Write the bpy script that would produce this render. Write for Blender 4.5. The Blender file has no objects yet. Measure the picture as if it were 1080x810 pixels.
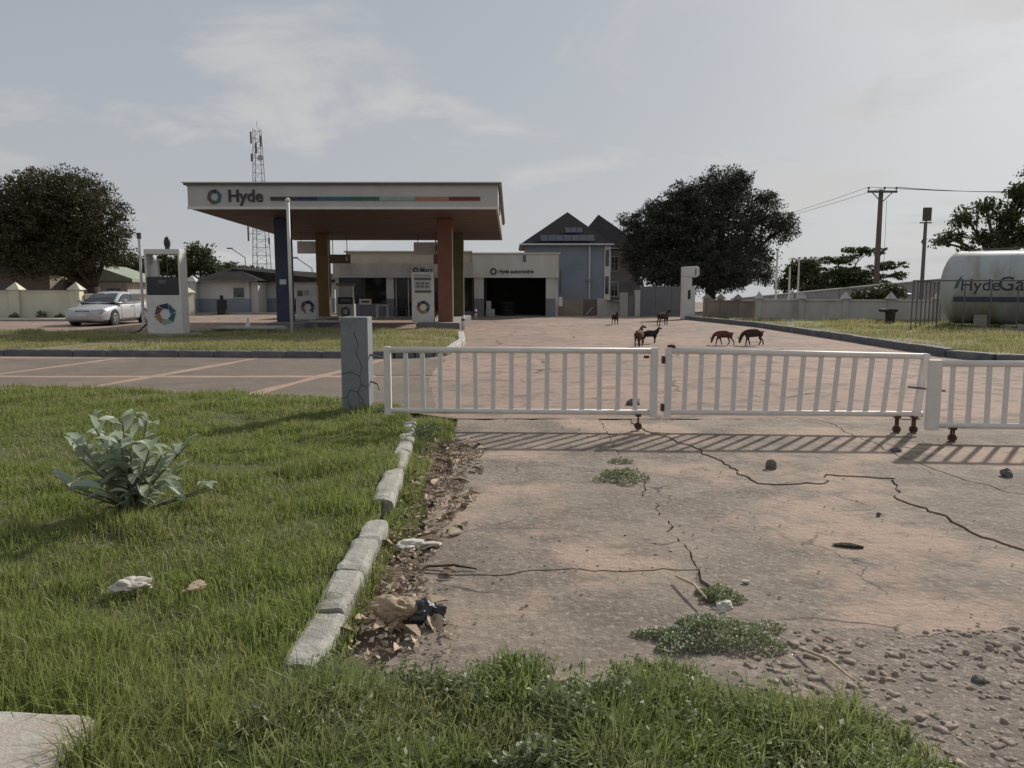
import bpy, bmesh, math, random
import numpy as np
from mathutils import Vector, Matrix, noise as mnoise

# ------------------------------------------------------------------ camera, sky, sun, exposure
scene = bpy.context.scene
col = scene.collection
R = math.radians
cam_data = bpy.data.cameras.new("camera")
cam_data.sensor_width = 36.0
cam_data.lens = 28.0
cam_data.clip_start = 0.05
cam_data.clip_end = 2000.0
cam = bpy.data.objects.new("camera", cam_data)
cam.location = (0.0, 0.0, 1.6)
cam.rotation_euler = (R(90.0 - 6.86), 0.0, 0.0)
col.objects.link(cam)
scene.camera = cam

SUN_EL, SUN_AZ = 32.0, 38.0          # azimuth clockwise from +Y (the way the camera looks)
world = bpy.data.worlds.new("World")
scene.world = world
world.use_nodes = True
wn, wl = world.node_tree.nodes, world.node_tree.links
wn.clear()


def wnode(t, **kw):
    n = wn.new(t)
    for k, v in kw.items():
        setattr(n, k, v)
    return n


w_out = wnode("ShaderNodeOutputWorld")
w_bg = wnode("ShaderNodeBackground")
w_bg.inputs["Strength"].default_value = 0.1
w_sky = wnode("ShaderNodeTexSky", sky_type="NISHITA", sun_disc=False)
w_sky.sun_elevation = R(SUN_EL)
w_sky.sun_rotation = R(SUN_AZ)
w_sky.air_density = 1.0
w_sky.dust_density = 2.5
w_sky.ozone_density = 1.0
w_hsv = wnode("ShaderNodeHueSaturation")
w_hsv.inputs["Saturation"].default_value = 0.42
w_hsv.inputs["Value"].default_value = 1.0
wl.new(w_sky.outputs[0], w_hsv.inputs["Color"])
# thin cloud layer: direction projected on a plane overhead
w_tc = wnode("ShaderNodeTexCoord")
w_sep = wnode("ShaderNodeSeparateXYZ")
wl.new(w_tc.outputs["Generated"], w_sep.inputs[0])
w_mx = wnode("ShaderNodeMath", operation="MAXIMUM")
wl.new(w_sep.outputs["Z"], w_mx.inputs[0]); w_mx.inputs[1].default_value = 0.0
w_ad = wnode("ShaderNodeMath", operation="ADD")
wl.new(w_mx.outputs[0], w_ad.inputs[0]); w_ad.inputs[1].default_value = 0.16
w_dx = wnode("ShaderNodeMath", operation="DIVIDE")
w_dy = wnode("ShaderNodeMath", operation="DIVIDE")
wl.new(w_sep.outputs["X"], w_dx.inputs[0]); wl.new(w_ad.outputs[0], w_dx.inputs[1])
wl.new(w_sep.outputs["Y"], w_dy.inputs[0]); wl.new(w_ad.outputs[0], w_dy.inputs[1])
w_cmb = wnode("ShaderNodeCombineXYZ")
wl.new(w_dx.outputs[0], w_cmb.inputs[0]); wl.new(w_dy.outputs[0], w_cmb.inputs[1])


def cloud(scale, lo, hi, off, colour, prev, amount, distortion=0.4):
    mp = wnode("ShaderNodeMapping")
    mp.inputs["Location"].default_value = off
    wl.new(w_cmb.outputs[0], mp.inputs["Vector"])
    nz = wnode("ShaderNodeTexNoise")
    nz.inputs["Scale"].default_value = scale
    nz.inputs["Detail"].default_value = 7.0
    nz.inputs["Roughness"].default_value = 0.55
    nz.inputs["Distortion"].default_value = distortion
    wl.new(mp.outputs[0], nz.inputs["Vector"])
    mr = wnode("ShaderNodeMapRange", interpolation_type="SMOOTHSTEP")
    mr.inputs["From Min"].default_value = lo
    mr.inputs["From Max"].default_value = hi
    mr.inputs["To Max"].default_value = amount
    wl.new(nz.outputs[0], mr.inputs["Value"])
    mix = wnode("ShaderNodeMixRGB")
    wl.new(mr.outputs[0], mix.inputs["Fac"])
    wl.new(prev, mix.inputs["Color1"])
    mix.inputs["Color2"].default_value = (*colour, 1.0)
    return mix.outputs[0]


c0 = cloud(0.55, -0.3, 0.40, (3.0, 1.0, 0.0), (3.6, 4.0, 4.55), w_hsv.outputs[0], 0.82)
c1 = cloud(1.25, 0.50, 0.66, (8.2, 1.7, 0.0), (5.9, 5.8, 5.75), c0, 0.75)
c2 = cloud(1.7, 0.58, 0.74, (7.3, 4.1, 2.0), (4.2, 4.25, 4.4), c1, 0.5)
# air near the horizon is brighter all round
w_1m = wnode("ShaderNodeMath", operation="SUBTRACT"); w_1m.inputs[0].default_value = 1.0
wl.new(w_mx.outputs[0], w_1m.inputs[1])
w_pw = wnode("ShaderNodeMath", operation="POWER"); w_pw.inputs[1].default_value = 5.0
wl.new(w_1m.outputs[0], w_pw.inputs[0])
w_hz = wnode("ShaderNodeMixRGB")
w_hm = wnode("ShaderNodeMath", operation="MULTIPLY"); w_hm.inputs[1].default_value = 0.5
wl.new(w_pw.outputs[0], w_hm.inputs[0])
wl.new(w_hm.outputs[0], w_hz.inputs["Fac"])
wl.new(c2, w_hz.inputs["Color1"])
w_hz.inputs["Color2"].default_value = (6.1, 6.1, 6.0, 1.0)
wl.new(w_hz.outputs[0], w_bg.inputs["Color"])
wl.new(w_bg.outputs[0], w_out.inputs["Surface"])

sun_data = bpy.data.lights.new("sun", "SUN")
sun_data.energy = 4.4
sun_data.angle = R(2.0)
sun_data.color = (1.0, 0.95, 0.87)
sun = bpy.data.objects.new("sun", sun_data)
sd = Vector((math.sin(R(SUN_AZ)) * math.cos(R(SUN_EL)), math.cos(R(SUN_AZ)) * math.cos(R(SUN_EL)), math.sin(R(SUN_EL))))
sun.rotation_euler = (-sd).to_track_quat("-Z", "Y").to_euler()
sun.location = sd * 100.0
col.objects.link(sun)

vs = scene.view_settings
vs.view_transform = "Standard"
vs.look = "None"
vs.exposure = 0.0
vs.gamma = 1.0
vs.use_curve_mapping = False
scene.cycles.max_bounces = 6
scene.cycles.diffuse_bounces = 3
scene.cycles.transparent_max_bounces = 6
scene.cycles.use_denoising = True


# ------------------------------------------------------------------ materials
def material(name, c1, c2=None, scale=6.0, rough=0.75, bump=0.0, bscale=40.0, metallic=0.0, c3=None, c3_scale=1.2,
             c3_lo=0.5, c3_hi=0.7, c3_amt=0.8, world_space=False, spec=0.35, lo=0.35, hi=0.65, stretch=None, speck=None,
             speck_scale=90.0, speck_amt=0.5, c4=None, c4_stretch=(1, 1, 1), c4_scale=1.0, c4_lo=0.5, c4_hi=0.6, c4_amt=0.8, cracks=None):
    m = bpy.data.materials.new(name)
    m.use_nodes = True
    nt = m.node_tree
    n, l = nt.nodes, nt.links
    b = n["Principled BSDF"]
    b.inputs["Roughness"].default_value = rough
    b.inputs["Metallic"].default_value = metallic
    b.inputs["Specular IOR Level"].default_value = spec
    c2 = c2 or tuple(x * 0.75 for x in c1)
    if world_space:
        vec = n.new("ShaderNodeNewGeometry").outputs["Position"]
    else:
        vec = n.new("ShaderNodeTexCoord").outputs["Object"]
    if stretch:
        mp = n.new("ShaderNodeMapping")
        mp.inputs["Scale"].default_value = stretch
        l.new(vec, mp.inputs["Vector"])
        svec = mp.outputs[0]
    else:
        svec = vec

    def layer(scl, a, z, amt, colour, prev, v, detail=6.0):
        t = n.new("ShaderNodeTexNoise")
        t.inputs["Scale"].default_value = scl
        t.inputs["Detail"].default_value = detail
        t.inputs["Roughness"].default_value = 0.62
        l.new(v, t.inputs["Vector"])
        mr = n.new("ShaderNodeMapRange")
        mr.inputs["From Min"].default_value = a
        mr.inputs["From Max"].default_value = z
        mr.inputs["To Max"].default_value = amt
        l.new(t.outputs[0], mr.inputs["Value"])
        mx = n.new("ShaderNodeMixRGB")
        l.new(mr.outputs[0], mx.inputs["Fac"])
        if isinstance(prev, tuple):
            mx.inputs["Color1"].default_value = (*prev, 1)
        else:
            l.new(prev, mx.inputs["Color1"])
        mx.inputs["Color2"].default_value = (*colour, 1)
        return mx.outputs[0]

    out = layer(scale, lo, hi, 1.0, c2, c1, svec)
    if c3:
        out = layer(c3_scale, c3_lo, c3_hi, c3_amt, c3, out, svec)
    if speck:
        out = layer(speck_scale, 0.52, 0.68, speck_amt, speck, out, vec, 2.0)
    if c4:
        m4 = n.new("ShaderNodeMapping")
        m4.inputs["Scale"].default_value = c4_stretch
        l.new(vec, m4.inputs["Vector"])
        out = layer(c4_scale, c4_lo, c4_hi, c4_amt, c4, out, m4.outputs[0])
    if cracks:
        nz = n.new("ShaderNodeTexNoise")
        nz.inputs["Scale"].default_value = 2.2
        nz.inputs["Detail"].default_value = 6.0
        l.new(vec, nz.inputs["Vector"])
        vm = n.new("ShaderNodeVectorMath")
        vm.operation = "MULTIPLY_ADD"
        l.new(nz.outputs["Color"], vm.inputs[0])
        vm.inputs[1].default_value = (0.5, 0.5, 0.0)
        l.new(vec, vm.inputs[2])
        vo = n.new("ShaderNodeTexVoronoi")
        vo.feature = "DISTANCE_TO_EDGE"
        vo.inputs["Scale"].default_value = cracks[0]
        l.new(vm.outputs[0], vo.inputs["Vector"])
        c1r = n.new("ShaderNodeMapRange")
        c1r.inputs["From Min"].default_value = cracks[1]
        c1r.inputs["From Max"].default_value = cracks[1] * 0.3
        l.new(vo.outputs["Distance"], c1r.inputs["Value"])
        msk = n.new("ShaderNodeTexNoise")
        msk.inputs["Scale"].default_value = 0.9
        l.new(vec, msk.inputs["Vector"])
        mk = n.new("ShaderNodeMapRange")
        mk.inputs["From Min"].default_value = 0.5
        mk.inputs["From Max"].default_value = 0.6
        l.new(msk.outputs[0], mk.inputs["Value"])
        mu = n.new("ShaderNodeMath")
        mu.operation = "MULTIPLY"
        l.new(c1r.outputs[0], mu.inputs[0])
        l.new(mk.outputs[0], mu.inputs[1])
        mx = n.new("ShaderNodeMixRGB")
        l.new(mu.outputs[0], mx.inputs["Fac"])
        l.new(out, mx.inputs["Color1"])
        mx.inputs["Color2"].default_value = (0.085, 0.068, 0.056, 1)
        out = mx.outputs[0]
    l.new(out, b.inputs["Base Color"])
    if bump:
        t = n.new("ShaderNodeTexNoise")
        t.inputs["Scale"].default_value = bscale
        t.inputs["Detail"].default_value = 8.0
        t.inputs["Roughness"].default_value = 0.65
        l.new(svec, t.inputs["Vector"])
        bp = n.new("ShaderNodeBump")
        bp.inputs["Strength"].default_value = min(1.0, bump)
        bp.inputs["Distance"].default_value = 0.02
        l.new(t.outputs[0], bp.inputs["Height"])
        l.new(bp.outputs[0], b.inputs["Normal"])
    return m


def leaf_material(name, c1, c2, trans=0.35, rough=0.6, patch=None, patch_scale=0.6, spec=0.3):
    m = bpy.data.materials.new(name)
    m.use_nodes = True
    nt = m.node_tree
    n, l = nt.nodes, nt.links
    b = n["Principled BSDF"]
    b.inputs["Roughness"].default_value = rough
    b.inputs["Specular IOR Level"].default_value = spec
    g = n.new("ShaderNodeNewGeometry")
    mx = n.new("ShaderNodeMixRGB")
    l.new(g.outputs["Random Per Island"], mx.inputs["Fac"])
    mx.inputs["Color1"].default_value = (*c1, 1)
    mx.inputs["Color2"].default_value = (*c2, 1)
    out = mx.outputs[0]
    if patch:
        t = n.new("ShaderNodeTexNoise")
        t.inputs["Scale"].default_value = patch_scale
        t.inputs["Detail"].default_value = 4.0
        l.new(g.outputs["Position"], t.inputs["Vector"])
        mr = n.new("ShaderNodeMapRange")
        mr.inputs["From Min"].default_value = 0.45
        mr.inputs["From Max"].default_value = 0.72
        mr.inputs["To Max"].default_value = 0.8
        l.new(t.outputs[0], mr.inputs["Value"])
        m2 = n.new("ShaderNodeMixRGB")
        l.new(mr.outputs[0], m2.inputs["Fac"])
        l.new(out, m2.inputs["Color1"])
        m2.inputs["Color2"].default_value = (*patch, 1)
        out = m2.outputs[0]
    l.new(out, b.inputs["Base Color"])
    tr = n.new("ShaderNodeBsdfTranslucent")
    l.new(out, tr.inputs["Color"])
    ms = n.new("ShaderNodeMixShader")
    ms.inputs["Fac"].default_value = trans
    l.new(b.outputs[0], ms.inputs[1])
    l.new(tr.outputs[0], ms.inputs[2])
    l.new(ms.outputs[0], n["Material Output"].inputs["Surface"])
    return m


def glass_material(name, c, rough=0.08):
    m = bpy.data.materials.new(name)
    m.use_nodes = True
    nt = m.node_tree
    n, l = nt.nodes, nt.links
    b = n["Principled BSDF"]
    b.inputs["Base Color"].default_value = (*c, 1)
    b.inputs["Roughness"].default_value = rough
    b.inputs["IOR"].default_value = 1.5
    tr = n.new("ShaderNodeBsdfTransparent")
    tr.inputs["Color"].default_value = (0.55, 0.6, 0.6, 1)
    ms = n.new("ShaderNodeMixShader")
    ms.inputs["Fac"].default_value = 0.5
    l.new(b.outputs[0], ms.inputs[1])
    l.new(tr.outputs[0], ms.inputs[2])
    l.new(ms.outputs[0], n["Material Output"].inputs["Surface"])
    return m


MT = {}
MT["soil"] = material("soil", (0.20, 0.135, 0.095), (0.13, 0.092, 0.066), 3.0, 0.95, 0.9, 30.0, world_space=True, c3=(0.27, 0.17, 0.115), c3_scale=0.7, speck=(0.33, 0.27, 0.21), speck_scale=60)
MT["rubble_soil"] = material("rubble_soil", (0.24, 0.195, 0.16), (0.15, 0.122, 0.1), 5.0, 0.95, 1.0, 22.0, world_space=True, c3=(0.3, 0.23, 0.18), c3_scale=1.2, speck=(0.38, 0.32, 0.265), speck_scale=34, speck_amt=0.8)
MT["concrete_slab"] = material("concrete_slab", (0.25, 0.20, 0.16), (0.158, 0.128, 0.102), 1.5, 0.94, 1.0, 15.0, world_space=True, lo=0.4, hi=0.6,
                               c3=(0.37, 0.265, 0.203), c3_scale=0.62, c3_lo=0.50, c3_hi=0.585, c3_amt=0.9, speck=(0.36, 0.31, 0.255), speck_scale=26, speck_amt=0.6,
                               c4=(0.115, 0.098, 0.082), c4_stretch=(0.7, 1.2, 1), c4_scale=5.5, c4_lo=0.55, c4_hi=0.66, c4_amt=0.55, cracks=(0.9, 0.009))
MT["forecourt"] = material("forecourt", (0.30, 0.212, 0.167), (0.22, 0.165, 0.133), 0.55, 0.93, 1.0, 9.0, world_space=True,
                           c3=(0.355, 0.24, 0.184), c3_scale=0.22, c3_lo=0.42, c3_hi=0.62, c3_amt=0.85, speck=(0.16, 0.133, 0.112), speck_scale=4.0, speck_amt=0.6,
                           c4=(0.10, 0.085, 0.073), c4_stretch=(0.9, 1.3, 1), c4_scale=1.6, c4_lo=0.53, c4_hi=0.62, c4_amt=0.62, cracks=(0.42, 0.02))
MT["lane_slab"] = material("lane_slab", (0.17, 0.136, 0.108), (0.125, 0.102, 0.082), 1.4, 0.93, 0.5, 50.0, world_space=True, c3=(0.22, 0.165, 0.128), c3_scale=0.6, speck=(0.26, 0.21, 0.168), speck_scale=30)
MT["lane_sand"] = material("lane_sand", (0.38, 0.26, 0.2), (0.3, 0.21, 0.16), 3.0, 0.95, 0.5, 40.0, world_space=True)
MT["kerb_light"] = material("kerb_light", (0.43, 0.41, 0.36), (0.3, 0.285, 0.25), 9.0, 0.9, 0.7, 60.0, c3=(0.2, 0.185, 0.16), c3_scale=3.5, c3_lo=0.52, c3_hi=0.7, world_space=True)
MT["kerb_blue"] = material("kerb_blue", (0.105, 0.115, 0.13), (0.15, 0.15, 0.155), 4.0, 0.85, 0.4, 40.0, world_space=True, c3=(0.22, 0.2, 0.18), c3_scale=1.6, c3_lo=0.54, c3_hi=0.68)
MT["kerb_white"] = material("kerb_white", (0.5, 0.48, 0.44), (0.36, 0.34, 0.31), 5.0, 0.85, 0.3, 40.0)
MT["block_pale"] = material("block_pale", (0.42, 0.365, 0.31), (0.34, 0.29, 0.24), 4.0, 0.9, 0.5, 40.0, c3=(0.46, 0.45, 0.41), c3_scale=2.0, c3_lo=0.5, c3_hi=0.62, world_space=True)
MT["lawn_soil"] = material("lawn_soil", (0.11, 0.12, 0.05), (0.075, 0.08, 0.036), 5.0, 0.97, 0.8, 40.0, world_space=True, c3=(0.14, 0.12, 0.06), c3_scale=1.4)
MT["dry_lawn_soil"] = material("dry_lawn_soil", (0.25, 0.21, 0.12), (0.16, 0.15, 0.075), 1.3, 0.97, 0.9, 12.0, world_space=True, c3=(0.2, 0.155, 0.085), c3_scale=0.5, c3_lo=0.48, c3_hi=0.66)
MT["grass"] = leaf_material("grass", (0.145, 0.19, 0.042), (0.285, 0.325, 0.10), 0.48, 0.5, patch=(0.30, 0.29, 0.125), patch_scale=1.3)
MT["verge_grass"] = leaf_material("verge_grass", (0.115, 0.16, 0.04), (0.27, 0.32, 0.11), 0.48, 0.5, patch=(0.3, 0.29, 0.14), patch_scale=2.4)
MT["far_grass"] = leaf_material("far_grass", (0.22, 0.235, 0.085), (0.36, 0.35, 0.16), 0.42, 0.65, patch=(0.42, 0.34, 0.2), patch_scale=0.5)
MT["dry_blade"] = leaf_material("dry_blade", (0.33, 0.28, 0.16), (0.45, 0.4, 0.26), 0.3, 0.7)
MT["weed_leaf"] = leaf_material("weed_leaf", (0.13, 0.165, 0.075), (0.28, 0.31, 0.17), 0.3, 0.55)
MT["flower"] = leaf_material("flower", (0.55, 0.56, 0.48), (0.7, 0.7, 0.62), 0.3, 0.6)
MT["shrub_leaf"] = leaf_material("shrub_leaf", (0.33, 0.39, 0.28), (0.44, 0.49, 0.37), 0.38, 0.5, spec=0.4)
MT["shrub_stem"] = material("shrub_stem", (0.2, 0.2, 0.12), (0.15, 0.13, 0.08), 20.0)
MT["mango_leaf"] = leaf_material("mango_leaf", (0.042, 0.046, 0.02), (0.08, 0.084, 0.038), 0.22, 0.45, patch=(0.09, 0.066, 0.038), patch_scale=0.35)
MT["deep_leaf"] = leaf_material("deep_leaf", (0.045, 0.05, 0.036), (0.085, 0.088, 0.064), 0.18, 0.65, spec=0.2)
MT["far_leaf"] = leaf_material("far_leaf", (0.05, 0.062, 0.026), (0.085, 0.1, 0.042), 0.25, 0.55)
MT["bark"] = material("bark", (0.07, 0.055, 0.042), (0.04, 0.032, 0.026), 8.0, 0.95, 0.8, 20.0, stretch=(3, 3, 0.6))
MT["gate_white"] = material("gate_white", (0.70, 0.66, 0.62), (0.62, 0.58, 0.54), 7.0, 0.55, 0.1, 60.0, c3=(0.34, 0.24, 0.17), c3_scale=5.0, c3_lo=0.62, c3_hi=0.72, c3_amt=0.7)
MT["rust"] = material("rust", (0.13, 0.06, 0.035), (0.07, 0.04, 0.03), 25.0, 0.9, 0.4, 90.0)
MT["pillar_blue"] = material("pillar_blue", (0.18, 0.198, 0.22), (0.215, 0.225, 0.238), 5.0, 0.8, 0.25, 45.0, c3=(0.13, 0.138, 0.15), c3_scale=2.0, c3_lo=0.55, c3_hi=0.63)
MT["crack_dark"] = material("crack_dark", (0.05, 0.05, 0.055), (0.07, 0.07, 0.07), 20.0, 0.95)
MT["white_paint"] = material("white_paint", (0.62, 0.61, 0.58), (0.55, 0.54, 0.51), 3.0, 0.5, 0.04, 30.0, c3=(0.42, 0.38, 0.32), c3_scale=2.0, c3_lo=0.6, c3_hi=0.8)
MT["fascia"] = material("fascia", (0.45, 0.43, 0.42), (0.40, 0.38, 0.37), 1.2, 0.5, 0.03, 20.0, c3=(0.38, 0.34, 0.31), c3_scale=0.7, c3_lo=0.56, c3_hi=0.78, stretch=(1, 1, 0.4))
MT["trim_dark"] = material("trim_dark", (0.16, 0.145, 0.13), (0.12, 0.11, 0.1), 2.0, 0.6)
MT["soffit"] = material("soffit", (0.145, 0.095, 0.074), (0.105, 0.068, 0.055), 1.2, 0.6, 0.1, 20.0, stretch=(0.5, 4, 4))
MT["col_navy"] = material("col_navy", (0.035, 0.045, 0.085), (0.05, 0.058, 0.095), 3.0, 0.5)
MT["col_gold"] = material("col_gold", (0.17, 0.105, 0.036), (0.135, 0.082, 0.028), 2.5, 0.5)
MT["col_orange"] = material("col_orange", (0.20, 0.082, 0.052), (0.165, 0.068, 0.044), 2.5, 0.5)
MT["col_olive"] = material("col_olive", (0.1, 0.095, 0.03), (0.075, 0.07, 0.025), 2.5, 0.5)
MT["black"] = material("black", (0.018, 0.018, 0.02), (0.03, 0.03, 0.032), 6.0, 0.5)
MT["black_gloss"] = material("black_gloss", (0.012, 0.012, 0.018), (0.018, 0.018, 0.024), 6.0, 0.2, spec=0.5)
MT["rubber"] = material("rubber", (0.02, 0.02, 0.02), (0.03, 0.03, 0.03), 12.0, 0.85)
MT["lettering"] = material("lettering", (0.035, 0.037, 0.045), (0.045, 0.047, 0.055), 5.0, 0.5)
LOGO = {"logo_navy": (0.018, 0.03, 0.085), "logo_teal": (0.03, 0.12, 0.155), "logo_green": (0.03, 0.12, 0.07), "logo_mint": (0.24, 0.34, 0.28),
        "logo_orange": (0.36, 0.16, 0.09), "logo_red": (0.15, 0.025, 0.03), "logo_plum": (0.10, 0.065, 0.08)}
for k, c in LOGO.items():
    MT[k] = material(k, c, tuple(x * 0.85 for x in c), 5.0, 0.5)
MT["concrete"] = material("concrete", (0.33, 0.31, 0.28), (0.24, 0.225, 0.2), 4.0, 0.9, 0.4, 40.0, c3=(0.17, 0.15, 0.13), c3_scale=1.5, c3_lo=0.55, c3_hi=0.72)
MT["island_grey"] = material("island_grey", (0.13, 0.13, 0.135), (0.17, 0.165, 0.16), 3.0, 0.85, 0.3, 30.0)
MT["wall_white"] = material("wall_white", (0.55, 0.54, 0.5), (0.47, 0.46, 0.42), 1.4, 0.85, 0.1, 20.0, c3=(0.33, 0.31, 0.27), c3_scale=1.0, c3_lo=0.56, c3_hi=0.75, stretch=(1, 1, 0.35))
MT["wall_grey"] = material("wall_grey", (0.17, 0.18, 0.2), (0.2, 0.205, 0.22), 2.0, 0.85, 0.1, 20.0)
MT["wall_beige"] = material("wall_beige", (0.5, 0.46, 0.37), (0.43, 0.39, 0.31), 1.0, 0.85, 0.1, 20.0)
MT["wall_cream"] = material("wall_cream", (0.62, 0.59, 0.46), (0.54, 0.51, 0.39), 1.2, 0.88, 0.15, 25.0, c3=(0.36, 0.33, 0.25), c3_scale=1.1, c3_lo=0.58, c3_hi=0.76, stretch=(1, 1, 0.5))
MT["wall_pale"] = material("wall_pale", (0.45, 0.435, 0.41), (0.37, 0.355, 0.335), 1.5, 0.88, 0.15, 25.0, c3=(0.25, 0.23, 0.205), c3_scale=1.0, c3_lo=0.54, c3_hi=0.72, stretch=(1, 1, 0.4))
MT["wall_brown"] = material("wall_brown", (0.24, 0.2, 0.17), (0.19, 0.16, 0.135), 1.5, 0.9, 0.2, 25.0)
MT["wall_block"] = material("wall_block", (0.36, 0.35, 0.335), (0.29, 0.28, 0.265), 1.2, 0.92, 0.3, 20.0, c3=(0.14, 0.13, 0.12), c3_scale=0.7, c3_lo=0.55, c3_hi=0.75)
MT["house_blue"] = material("house_blue", (0.2, 0.235, 0.275), (0.23, 0.26, 0.295), 0.8, 0.85, 0.1, 20.0, c3=(0.15, 0.185, 0.205), c3_scale=0.5, c3_lo=0.5, c3_hi=0.7)
MT["house_grey"] = material("house_grey", (0.36, 0.34, 0.33), (0.3, 0.285, 0.275), 1.2, 0.85)
MT["roof_dark"] = material("roof_dark", (0.024, 0.022, 0.024), (0.034, 0.031, 0.033), 2.0, 0.95, 0.2, 10.0, spec=0.08)
MT["roof_black"] = material("roof_black", (0.026, 0.024, 0.023), (0.045, 0.04, 0.036), 1.5, 0.95, 0.3, 10.0, spec=0.08)
MT["roof_green"] = material("roof_green", (0.3, 0.33, 0.26), (0.24, 0.27, 0.21), 1.5, 0.7)
MT["solar"] = material("solar", (0.025, 0.03, 0.055), (0.04, 0.045, 0.07), 3.0, 0.45, spec=0.4)
MT["aluminium"] = material("aluminium", (0.5, 0.5, 0.5), (0.42, 0.42, 0.42), 6.0, 0.4, metallic=0.6)
MT["steel_dark"] = material("steel_dark", (0.1, 0.1, 0.1), (0.13, 0.12, 0.115), 6.0, 0.6)
MT["sheet_grey"] = material("sheet_grey", (0.12, 0.125, 0.135), (0.15, 0.15, 0.155), 2.0, 0.6, 0.1, 12.0)
MT["pole_white"] = material("pole_white", (0.6, 0.58, 0.55), (0.5, 0.48, 0.45), 3.0, 0.5)
MT["wood_pole"] = material("wood_pole", (0.15, 0.125, 0.11), (0.11, 0.09, 0.08), 3.0, 0.9, 0.3, 20.0, stretch=(6, 6, 0.5))
MT["car_paint"] = material("car_paint", (0.46, 0.465, 0.48), (0.44, 0.445, 0.46), 2.0, 0.3, metallic=0.25, spec=0.5)
MT["car_glass"] = material("car_glass", (0.03, 0.035, 0.038), (0.04, 0.045, 0.047), 2.0, 0.06, spec=0.6)
MT["headlamp"] = material("headlamp", (0.45, 0.46, 0.46), (0.38, 0.39, 0.39), 9.0, 0.35, spec=0.5)
MT["red_lamp"] = material("red_lamp", (0.3, 0.02, 0.02), (0.22, 0.02, 0.02), 9.0, 0.15)
MT["alloy"] = material("alloy", (0.45, 0.45, 0.45), (0.38, 0.38, 0.38), 9.0, 0.35, metallic=0.7)
MT["tank"] = material("tank", (0.40, 0.42, 0.41), (0.30, 0.345, 0.345), 0.9, 0.55, 0.06, 12.0, c3=(0.25, 0.19, 0.125), c3_scale=0.9, c3_lo=0.47, c3_hi=0.66, c3_amt=0.8, stretch=(1.4, 0.45, 0.45))
MT["tank_band"] = material("tank_band", (0.05, 0.075, 0.115), (0.07, 0.09, 0.12), 3.0, 0.6)
MT["shop_glass"] = glass_material("shop_glass", (0.03, 0.03, 0.033))
MT["window_glass"] = material("window_glass", (0.035, 0.04, 0.045), (0.05, 0.055, 0.06), 2.0, 0.1, spec=0.6)
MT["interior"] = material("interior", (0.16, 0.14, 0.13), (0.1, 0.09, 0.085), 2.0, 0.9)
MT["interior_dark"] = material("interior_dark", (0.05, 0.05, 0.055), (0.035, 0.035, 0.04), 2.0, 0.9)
MT["red_goods"] = material("red_goods", (0.25, 0.04, 0.04), (0.15, 0.05, 0.04), 4.0, 0.6)
MT["carton"] = material("carton", (0.42, 0.41, 0.39), (0.34, 0.33, 0.31), 4.0, 0.8)
MT["goat_brown"] = material("goat_brown", (0.13, 0.06, 0.035), (0.08, 0.035, 0.022), 9.0, 0.9)
MT["goat_dark"] = material("goat_dark", (0.06, 0.03, 0.022), (0.04, 0.02, 0.017), 9.0, 0.9)
MT["goat_black"] = material("goat_black", (0.018, 0.016, 0.016), (0.03, 0.026, 0.025), 9.0, 0.9)
MT["horn"] = material("horn", (0.14, 0.11, 0.09), (0.1, 0.08, 0.06), 20.0, 0.6)
MT["stone"] = material("stone", (0.16, 0.145, 0.13), (0.11, 0.1, 0.09), 20.0, 0.92, 0.4, 60.0, world_space=True)
MT["gravel"] = material("gravel", (0.29, 0.24, 0.195), (0.2, 0.165, 0.135), 14.0, 0.95, 0.3, 60.0, world_space=True, c3=(0.36, 0.28, 0.22), c3_scale=20, c3_lo=0.5, c3_hi=0.6)
MT["dead_leaf"] = material("dead_leaf", (0.46, 0.36, 0.26), (0.32, 0.23, 0.15), 12.0, 0.8, world_space=True, c3=(0.46, 0.38, 0.28), c3_scale=6, c3_lo=0.5, c3_hi=0.6)
MT["leaf_litter"] = leaf_material("leaf_litter", (0.15, 0.11, 0.08), (0.5, 0.4, 0.3), 0.1, 0.8)
MT["paper"] = material("paper", (0.55, 0.52, 0.45), (0.44, 0.4, 0.33), 14.0, 0.8, 0.3, 30.0)
MT["tan_bag"] = material("tan_bag", (0.38, 0.28, 0.18), (0.26, 0.19, 0.12), 10.0, 0.6, 0.3, 30.0)
MT["black_bag"] = material("black_bag", (0.02, 0.022, 0.026), (0.035, 0.036, 0.04), 10.0, 0.3, 0.3, 30.0, spec=0.5)
MT["flood_dark"] = material("flood_dark", (0.06, 0.058, 0.055), (0.08, 0.076, 0.07), 10.0, 0.6)
MT["insulator"] = material("insulator", (0.09, 0.06, 0.05), (0.07, 0.05, 0.04), 10.0, 0.3)


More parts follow.
